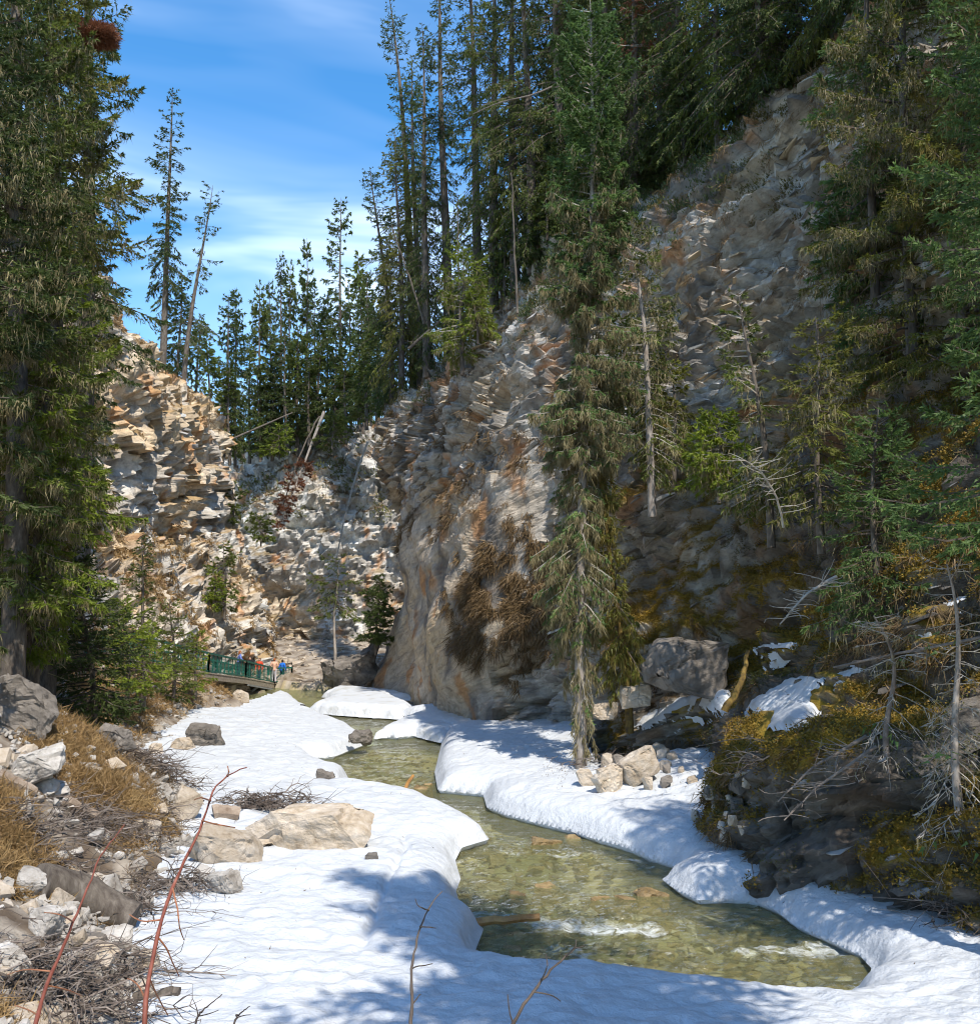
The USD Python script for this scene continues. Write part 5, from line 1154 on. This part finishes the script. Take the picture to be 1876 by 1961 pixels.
pole('bare grey leaning pole on the rim below the far right wood', [at(782, 668, 55), at(830, 625, 54), at(935, 530, 51)], .10, .05, 'bark', name='leaning_trunk', cat='dead tree', stubs=7, stub_len=.9)
pole('bare pole standing at a slant among the rim trees near the sky', [at(812, 620, 57), at(780, 520, 57), at(748, 430, 57)], .07, .03, 'bark', name='leaning_trunk', cat='dead tree', stubs=6, stub_len=.8)
pole('bent grey snag leaning out from the rim above the tall spruce', [at(1120, 130, 38), at(1000, 185, 38), at(905, 218, 39)], .045, .02, 'twig', name='leaning_trunk', cat='dead tree', stubs=10, stub_len=.8)
pole('thin grey bare trunk on the cliff edge, left of the tall spruce crown', [at(990, 600, 39), at(985, 470, 39), at(978, 330, 39)], .055, .02, 'bark', name='leaning_trunk', cat='dead tree', stubs=9, stub_len=.6)
pole('grey bare snag among the rim trees, left of the cliff edge trunk', [at(885, 700, 47), at(878, 520, 47), at(876, 380, 47)], .07, .02, 'bark', name='leaning_trunk', cat='dead tree', stubs=14, stub_len=.9)
pole('mossy broken stump leaning on the ledge right of the first snow patch', [at(1388, 1360, 22), at(1418, 1305, 22.2), at(1430, 1245, 22.6)], .095, .05, 'bark_moss', name='broken_stump', cat='stump')
pole('bare grey branch with lichen reaching down over the dark hollow', [at(1600, 1105, 17), at(1545, 1140, 16.6), at(1492, 1195, 16.3)], .035, .012, 'twig_pale', name='bare_branch', cat='branch', stubs=34, stub_len=.5)
pole('forked white dead bough in front of the dark moss slope', [at(1500, 1010, 18.5), at(1475, 930, 18), at(1425, 880, 17.6)], .025, .010, 'twig_pale', name='bare_branch', cat='branch', stubs=34, stub_len=.55)
pole('bare bough hanging over the snow at lower right, upper one', [at(1660, 1410, 15), at(1560, 1470, 14.8), at(1490, 1535, 14.6)], .03, .010, 'twig', name='bare_branch', cat='branch', stubs=30, stub_len=.45)
pole('bare bough hanging over the snow at lower right, lower one', [at(1680, 1430, 14.8), at(1590, 1490, 14.5), at(1500, 1570, 14.4)], .03, .010, 'twig', name='bare_branch', cat='branch', stubs=34, stub_len=.5)
# the orange dead spruce hanging on the back cliff, and the brown bunch at top left
tr, wd, nd, lc = spruce(RNG('hang'), 11.5, .95, nb=100, dens=8, k=7, bl=.26, bw=.085, droop=.4, z0=.42, prof=.3, trunk_r=.14)
a_, b_ = at(617, 797, 84.5), at(532, 1010, 82.2)
ax = (b_ - a_) / np.linalg.norm(b_ - a_); ux = np.cross(ax, [0, 1, 0]); ux /= np.linalg.norm(ux); vx = np.cross(ax, ux)
Rm = np.stack([ux, vx, ax], 1) * (np.linalg.norm(b_ - a_) / 11.5)
t = thing('dead_hanging_spruce', 'dead spruce hanging head down on the back cliff, its needles rust orange', 'dead tree', a_)
for nm, mb, mt in (('trunk', tr, 'bark_pale'), ('branches', wd, 'twig'), ('crown', nd, 'needle_dead')):
    v, f = mb.arr(); obj(nm, (v @ Rm.T, f), M[mt], t, kind=None if nm == 'trunk' else 'stuff')
def bunch(label, c, r, n, L, w, mat_, name, cat, seed):
    rng = RNG(label); d = rng.normal(size=(n, 3)); d /= np.linalg.norm(d, axis=1, keepdims=True)
    t = thing(name, label, cat, c)
    p = d * r * rng.uniform(.1, .9, (n, 1)) ** .6 * [1.15, 1, .75] * (.55 + .9 * fbm(d * 1.7 + 4, 3, 8))[:, None]
    obj('twigs', MB().blades(p, d + rng.normal(0, .5, d.shape), L, w, rng), M[mat_], t, kind='stuff')
    core = MB()
    p[:] = p
    for k in range(14): core.tube(curve3([np.zeros(3), d[k] * r * .5, d[k] * r * .95 + rng.normal(0, .04, 3)], 5), np.linspace(.02, .006, 5), 4)
    obj('stems', core, M['twig'], t, kind='stuff')
bunch('round rust-brown witches broom high in the left spruces', at(188, 68, 23.5), .50, 6500, .13, .022, 'needle_dead', 'witches_broom', 'dead growth', 1)

def brush(label, px, py, wpx, hpx, n, mat_, seed, L=.9, depth=None, r=.011, flat=.55):
    """a heap of thin dead branches"""
    rng = RNG(label); c = hit(px, py); Y = c[1]
    w, h = wpx / F * Y, hpx / F * Y
    t = thing('brush_pile', label, 'brush', c)
    mb = {0: MB(), 1: MB()}
    for k in range(n):
        o = np.array([rng.normal(0, w * .26), rng.normal(0, w * .20), 0])
        g = hit(*[float(z[0]) for z in project((c + o)[None])[:2]], 14); 
        o[2] = np.clip(g[2] - c[2], -1, 1.2) + abs(rng.normal(0, h * .22)) + .02
        a = rng.uniform(0, 2 * np.pi); l = L * rng.gamma(3, .22)
        d = np.array([math.cos(a), math.sin(a) * .8, rng.normal(.05, .25) * flat])
        sidev = rng.normal(0, .22, 3)
        P = curve3([o, o + d * l * .5 + sidev * l * .5, o + d * l + rng.normal(0, .16, 3) * l - [0, 0, .08 * l]], 5)
        mb[k % 2].tube(P, np.linspace(r * rng.uniform(.6, 1.7), .003, 5), 3, cap=False)
        for _ in range(3):
            u = rng.integers(1, 4); dd = d + rng.normal(0, .6, 3); ll = l * rng.uniform(.15, .4)
            mb[k % 2].tube([P[u], P[u] + dd * ll * .5 + rng.normal(0, .04, 3), P[u] + dd * ll], [r * .5, r * .4, .002], 3, cap=False)
    obj('dead_twigs', mb[0], M[mat_], t, kind='stuff', base=(0, 0, 0)); obj('dead_twigs', mb[1], M['twig_dark' if mat_ == 'twig' else 'twig'], t, kind='stuff')
brush('tangled grey brush over the middle of the left bank', 190, 1590, 230, 70, 300, 'twig', 1, L=.8)
brush('grey brush heap left of the pale straight log', 60, 1590, 150, 70, 110, 'twig', 2)
brush('dark brush along the snow edge below the young spruces', 300, 1478, 120, 60, 220, 'twig_dark', 3, L=1.0, r=.014)
brush('heap of grey twigs on the snow behind the long low boulder', 505, 1545, 130, 36, 200, 'twig', 4, L=.7, r=.016)
brush('shaded dark brush filling the bottom left corner', 90, 1905, 270, 110, 420, 'twig_dark', 5, L=.7, r=.013)
brush('dark brush at the bottom left, right end on the snow', 215, 1880, 150, 60, 90, 'twig_dark', 6, L=.8)
brush('red-brown twigs below the pale wedge rocks on the left snow edge', 330, 1705, 110, 60, 120, 'twig', 7, L=.7)
brush('grey brush lying over the thick brown log', 235, 1752, 120, 60, 100, 'twig', 8, L=.7)
brush('loose twigs by the upright brown-grey block', 300, 1560, 90, 40, 70, 'twig_dark', 9, L=.7)
brush('brush and roots between the pale rocks at the left edge', 110, 1670, 200, 60, 120, 'twig', 10, L=.7)
brush('brown twigs on the right bank by the split tan block', 1170, 1455, 150, 40, 80, 'twig_dark', 11, L=.6)
brush('dry twiggy shrub on the right bank above the block rubble', 1470, 1470, 110, 80, 60, 'twig', 12, L=.7)
brush('dark twigs at the foot of the right edge trees', 1850, 1760, 110, 120, 90, 'twig_dark', 13, L=.7)

# ------------------------------------------------------------------ snow patches on the right ledges and in the stream
c5 = lambda x, y, Y: (957.6 + x * .2858, 1225.7 + y * .2858, Y)
c6 = lambda x, y, Y: (1417 + x * .3126, 1149 + y * .3126, Y)
def shelf(pts, label, h=.35, seed=0):
    q = unproj(pts, .15)
    z = wz(q[:, 1]) + .18
    P = np.column_stack([q, z])
    outline = [(float(a), float(b), float(Y)) for a, b, Y in zip(*project(P)[:2], P[:, 1])]
    snow_patch(outline, 0, label, thick=h, seed=seed, name='snow_shelf', cat='snow')
shelf([(592, 1361), (640, 1343), (690, 1338), (745, 1340), (772, 1352), (800, 1366), (770, 1374), (700, 1370), (640, 1366)], 'long white snow shelf across the stream below the buttress', .5, 11)
shelf([(622, 1333), (640, 1325), (700, 1328), (765, 1336), (800, 1346), (720, 1344), (660, 1340)], 'far thin snow shelf at the foot of the dark rock nose', .45, 12)
shelf([(722, 1410), (760, 1390), (800, 1374), (850, 1390), (880, 1408), (845, 1418), (790, 1404)], 'snow shelf on stones at the foot of the buttress, right side of the stream', .4, 13)
shelf([(500, 1352), (520, 1338), (545, 1333), (560, 1342), (545, 1352)], 'small snow heap under the end of the walkway', .5, 14)

# ------------------------------------------------------------------ walkway
W0, W1, W2, W3 = np.array([-15.1, 49.0, 2.72]), np.array([-15.5, 58.0, 2.0]), np.array([-15.4, 65.2, 1.25]), np.array([-14.6, 67.4, 1.22])
A0 = W0 + (W0 - W1) * 1.2 + [-.4, 0, .2]
t = thing('walkway', 'wooden walkway with green metal railing leading along the far left cliff', 'walkway', W1)
def wobj(nm, mb, mt, **k): return obj(nm, mb, M[mt], t, base=W1, **k)
side = np.array([-1.9, 0, 0])
for a, b in ((A0, W0), (W0, W1), (W1, W2), (W2, W3)):
    L_ = np.linalg.norm(b - a); n = max(2, int(L_ / .32))
    for k in range(n):
        c = a + (b - a) * (k + .5) / n
        if c[1] > 43: wobj('plank', MB().bar(c + side + [0, 0, 0], c + [.08, 0, 0], L_ / n * .93, .06), 'deck_wood')
    for o in (.0, -.95, -1.85):
        if b is not W3: wobj('beam', MB().bar(a + [o, 0, -.20], b + [o, 0, -.20], .12, .30), 'deck_wood')
def railing(a, b, n):
    P = [a + (b - a) * k / n for k in range(n + 1)]
    for k, p in enumerate(P):
        wobj('post', MB().bar(p + [0, 0, -.25], p + [0, 0, 1.12], .11, .11), 'green_paint')
    for p, q in zip(P[:-1], P[1:]):
        u = (q - p) / np.linalg.norm(q - p)
        wobj('top_rail', MB().bar(p + u * .06 + [0, 0, 1.06], q - u * .06 + [0, 0, 1.06], .10, .10), 'green_paint')
        wobj('bottom_rail', MB().bar(p + u * .06 + [0, 0, .12], q - u * .06 + [0, 0, .12], .06, .08), 'green_paint')
        m = max(2, int(np.linalg.norm(q - p) / .9))
        for k in range(1, m):
            c = p + (q - p) * k / m
            wobj('rail_strut', MB().bar(c + [0, 0, .16], c + [0, 0, 1.01], .05, .05), 'green_paint')
        # welded wire infill, each wire its own thin bar joined into one panel
        mb = MB(); m = int(np.linalg.norm(q - p) / .22)
        for k in range(1, m):
            c = p + (q - p) * k / m; mb.bar(c + [0, 0, .16], c + [0, 0, 1.01], .016, .016)
        for zz in np.arange(.28, 1.0, .2): mb.bar(p + u * .06 + [0, 0, zz], q - u * .06 + [0, 0, zz], .014, .014)
        wobj('wire_panel', mb, 'green_paint', kind='stuff')
railing(A0, W0, 1); railing(W0, W1, 1); railing(W1, W2, 1); railing(W2, W3, 1)
railing(A0 + side, W0 + side, 1); railing(W0 + side, W1 + side, 2); railing(W1 + side, W2 + side, 2); railing(W3, W3 + side * .9, 1)
wobj('pier', MB().box(W1 + [-.9, -1.5, -1.35], (1.2, .9, 2.0)), 'concrete')
wobj('pier', MB().box(W1 + [-1.6, 2.5, -1.35], (.7, 1.4, 2.0)), 'concrete')
for k in range(3):
    b = W1 + (W2 - W1) * (.45 + .25 * k)
    wobj('brace', MB().bar(b + [.0, 0, -.35], b + [-1.5, .2, -1.5], .12, .14), 'steel')
wobj('ledger', MB().bar(W1 + [.06, .4, -.45], W2 + [.06, -.2, -.42], .10, .10), 'steel')

# ------------------------------------------------------------------ people on the walkway
def capsule_body(J, bones):
    """one continuous figure: hulls of spheres along the bones, joined and smoothed"""
    S = lambda p, r: manifold3d.Manifold.sphere(r, 14).translate(tuple(map(float, p)))
    out = manifold3d.Manifold()
    for a, b in bones:
        out = out + manifold3d.Manifold.batch_hull([S(J[a][:3], J[a][3]), S(J[b][:3], J[b][3])])
    m = out.refine_to_length(.06).to_mesh()
    tm = trimesh.Trimesh(m.vert_properties[:, :3], m.tri_verts)
    trimesh.smoothing.filter_taubin(tm, iterations=6)
    return tm
def person(label, foot, face, h=1.7, top='cloth_peach', legs='cloth_grey', hair='hair_dark', skin='skin', arm_r=(.24, .10, .92), arm_l=(-.24, .05, .88), stride=.08, bag=None, lean=.0, short=False, hair_long=0.0):
    """face: heading in degrees (0 looks along +y)"""
    t = thing('person', label, 'person', foot, rz=face)
    k = h / 1.7
    J = {'pel': (0, 0, .92, .125), 'hipl': (-.09, 0, .90, .095), 'hipr': (.09, 0, .90, .095), 'kl': (-.10, stride * .6 + .03, .49, .060), 'kr': (.10, -stride * .5 + .03, .49, .060),
         'al': (-.10, stride, .09, .045), 'ar': (.10, -stride, .09, .045), 'tl': (-.11, stride + .15, .035, .035), 'tr': (.11, -stride + .15, .035, .035),
         'wst': (0, lean * .3, 1.06, .115), 'chest': (0, lean * .8, 1.28, .13), 'shl': (-.165, lean, 1.40, .06), 'shr': (.165, lean, 1.40, .06), 'nk': (0, lean, 1.46, .055), 'nk2': (0, lean + .01, 1.53, .05),
         'hd': (0, lean + .02, 1.60, .085), 'hd2': (0, lean + .035, 1.555, .065), 'nose': (0, lean + .115, 1.585, .014)}
    for s, a in (('r', arm_r), ('l', arm_l)):
        sh = np.array(J['sh' + s][:3]); ha = np.array(a, float); el = (sh + ha) / 2 + [np.sign(ha[0]) * .07, -.07, -.02]
        J['e' + s] = (*el, .042); J['w' + s] = (*ha, .030)
        dd = (ha - el) / np.linalg.norm(ha - el); J['p' + s] = (*(ha + dd * .07), .030)
        sv = np.cross(dd, [0, 0, 1.]); sv /= np.linalg.norm(sv) + 1e-9
        for q in range(4): J[f'f{s}{q}'] = (*(ha + dd * (.15 - .012 * abs(q - 1.4)) + sv * (.018 * (q - 1.5))), .0085)
        J['th' + s] = (*(ha + dd * .09 + sv * .05), .010)
    J = {n: (*(np.array(v[:3]) * k), v[3] * k) for n, v in J.items()}
    leg_b = [('pel', 'hipl'), ('pel', 'hipr'), ('hipl', 'kl'), ('hipr', 'kr'), ('kl', 'al'), ('kr', 'ar'), ('al', 'tl'), ('ar', 'tr')]
    arm_b = [x for s in 'rl' for x in [('sh' + s, 'e' + s), ('e' + s, 'w' + s)]]
    hand_b = [x for s in 'rl' for x in [('w' + s, 'p' + s), ('w' + s, 'th' + s)] + [('p' + s, f'f{s}{q}') for q in range(4)]]
    torso_b = [('pel', 'wst'), ('wst', 'chest'), ('chest', 'shl'), ('chest', 'shr'), ('shl', 'shr'), ('chest', 'nk')]
    head_b = [('nk', 'nk2'), ('nk2', 'hd2'), ('hd2', 'hd'), ('hd2', 'nose')]
    body = capsule_body(J, leg_b + torso_b + arm_b + hand_b + head_b)
    obj('body', body, M[skin], t, smooth=True)
    grow = lambda b, g: {n: (*v[:3], v[3] + g) for n, v in J.items()}
    obj('top', capsule_body(grow(J, .014), torso_b + arm_b), M[top], t, smooth=True)
    lb = leg_b[:6] if not short else leg_b[:4]
    JJ = grow(J, .012)
    obj('trousers', capsule_body(JJ, lb), M[legs], t, smooth=True)
    for s in 'lr':
        obj('shoe', capsule_body(grow(J, .014), [('a' + s, 't' + s)]), M['cloth_black'], t, smooth=True)
    hj = {'a': (0, (lean - .012) * k, 1.635 * k, .088 * k), 'b': (0, (lean - .045) * k, 1.585 * k, .075 * k), 'c': (0, (lean - .06) * k, (1.55 - hair_long) * k, .045 * k)}
    obj('hair', capsule_body(hj, [('a', 'b'), ('b', 'c')]), M[hair], t, smooth=True)
    for s in (-1, 1):
        e = trimesh.creation.icosphere(1, .012 * k); e.apply_translation((s * .032 * k, (lean + .098) * k, 1.602 * k)); obj('eye', e, M['cloth_black'], t)
    m = trimesh.creation.icosphere(1, .02 * k); m.vertices *= [1, .3, .3]; m.apply_translation((0, (lean + .094) * k, 1.54 * k)); obj('mouth', m, M['cloth_red'], t)
    if bag:
        b = trimesh.creation.box((.30, .14, .34)); b = b.subdivide().subdivide(); v = np.array(b.vertices); v /= 1 + .25 * (np.abs(v / [.15, .07, .17]) ** 4).sum(1, keepdims=True) / 3
        obj('bag', (v * k + np.array([-.16, -.17, 1.02]) * k, np.array(b.faces)), M[bag], t, smooth=50)
    return t
def deck(u, off):                                         # u along W1-W2 (metres from W1), off from the outer railing inwards
    p = W1 + (W2 - W1) * u / np.linalg.norm(W2 - W1); return p + [-off, 0, .032]
Wd = np.linalg.norm(W1 - W0)
person('person in a blue top with red hair and a cream bag at the railing', deck(-.35, .36), -70, 1.66, top='cloth_blue', legs='cloth_navy', hair='hair_red', arm_r=(.30, .30, 1.04), arm_l=(-.22, -.05, .98), bag='cloth_cream', lean=.07, hair_long=.16)
person('person in black at the railing, farthest left of the far group', deck(5.9, 1.35), 150, 1.74, top='cloth_black', legs='cloth_black', hair='hair_dark')
person('person in a red-orange top beside the person in black', deck(6.0, .72), 165, 1.66, top='cloth_red', legs='cloth_navy', hair='hair_dark')
person('person in a peach coat over grey trousers seen from behind', deck(6.9, .16) + [.25, 0, 0], 20, 1.72, top='cloth_peach', legs='cloth_grey', hair='hair_red', arm_r=(.2, .12, 1.0), arm_l=(-.2, .12, 1.0))
person('person in bright blue half hidden behind the peach coat', W2 * .5 + W3 * .5 + [-.12, .25, .04], -20, 1.60, top='cloth_royal', legs='cloth_navy', hair='hair_dark')

# ------------------------------------------------------------------ bare shrub shoots close to the camera
def shoot(label, pts, Y, r0, side_twigs, mat_='red_stem', cat='shrub shoot'):
    P = np.array([at(a, b, Y + .12 * i) for i, (a, b) in enumerate(pts)])
    foot = P[0] + np.array([-.03, .02, -1.0]); g = float(ground_z(np.array([foot[0]]), np.array([foot[1]]))[0]); foot[2] = g - .05
    q = curve3(np.vstack([foot, P]), 26); rng = RNG(label); q[3:-1] += rng.normal(0, r0 * .25, q[3:-1].shape)
    t = thing('shrub_shoot', label, cat, foot)
    obj('stem', MB().tube(q, np.linspace(r0, r0 * .28, 26) * (1 + .12 * np.sin(np.arange(26) * 2.1)), 8), M[mat_], t, smooth=50, base=foot)
    for seg in side_twigs:
        s0 = np.array([at(a, b, Y + .12 + .1 * j) for j, (a, b) in enumerate(seg)])
        i = np.argmin(np.linalg.norm(project(q)[0][:, None] - seg[0][0], axis=1) + np.linalg.norm(project(q)[1][:, None] - seg[0][1], axis=1)); s0[0] = q[i]
        s0[1:] += (q[i] - at(seg[0][0], seg[0][1], q[i][1])) * 0 + [0, 0, 0]
        c = curve3(s0, 7)
        obj('side_twig', MB().tube(c, np.linspace(r0 * .38, r0 * .22, 7), 6), M['orange_twig' if mat_ == 'red_stem' else mat_], t, smooth=50, base=foot)
        b = trimesh.creation.icosphere(1, r0 * .75); b.apply_translation(q[i] - foot); obj('bud', b, M[mat_], t, smooth=True)
    return t
shoot('thick red bare shoot rising in front of the left snow, second from the left', [(276, 1985), (290, 1850), (312, 1750), (345, 1670), (372, 1610), (392, 1560), (410, 1510), (440, 1485), (472, 1470)], 2.3, .0066,
      [[(282, 1905), (262, 1885), (244, 1875)], [(286, 1885), (305, 1915), (322, 1945)], [(305, 1776), (280, 1765), (248, 1752)], [(308, 1800), (325, 1830), (343, 1870)], [(330, 1715), (342, 1760), (352, 1800)], [(395, 1575), (420, 1580), (450, 1585)], [(405, 1530), (385, 1528), (372, 1532)], [(440, 1486), (438, 1478), (436, 1468)]])
shoot('thin red bare shoot at the far left, leaning right over the log and brush', [(66, 1985), (85, 1900), (115, 1830), (135, 1780), (152, 1740), (172, 1690), (188, 1650), (212, 1612), (238, 1580)], 2.2, .0058,
      [[(105, 1850), (60, 1857), (14, 1867)], [(100, 1892), (130, 1897), (155, 1908)], [(72, 1945), (55, 1935), (28, 1926)], [(140, 1760), (115, 1752), (85, 1748)]])
shoot('dark bare shoot in front of the snow at the bottom centre', [(788, 1990), (788, 1920), (790, 1850), (800, 1790), (818, 1745), (846, 1708)], 2.6, .0062,
      [[(790, 1860), (808, 1850), (828, 1846)], [(806, 1772), (820, 1776), (834, 1778)], [(818, 1745), (806, 1738), (795, 1722)], [(788, 1925), (800, 1910), (805, 1905)]], mat_='twig_dark')
shoot('dark bare shoot slanting up to the right in front of the near pool', [(966, 1990), (990, 1945), (1025, 1895), (1060, 1855), (1085, 1830), (1118, 1812)], 2.6, .0065,
      [[(1040, 1876), (1048, 1850), (1045, 1828)], [(1020, 1902), (1050, 1905), (1073, 1918)], [(1085, 1832), (1100, 1815), (1102, 1800)], [(985, 1955), (975, 1935), (972, 1905)]], mat_='twig_dark')
shoot('small branched twig at the bottom left on the snow', [(375, 1990), (378, 1950), (395, 1930), (425, 1905)], 2.4, .0045, [[(380, 1948), (376, 1930), (368, 1912)], [(382, 1950), (400, 1942), (418, 1935)]], mat_='twig_dark')
shoot('small twig at the bottom edge right of the branched one', [(440, 1990), (450, 1955), (462, 1940), (478, 1928)], 2.4, .0042, [[(455, 1948), (468, 1945), (480, 1944)]], mat_='twig_dark')
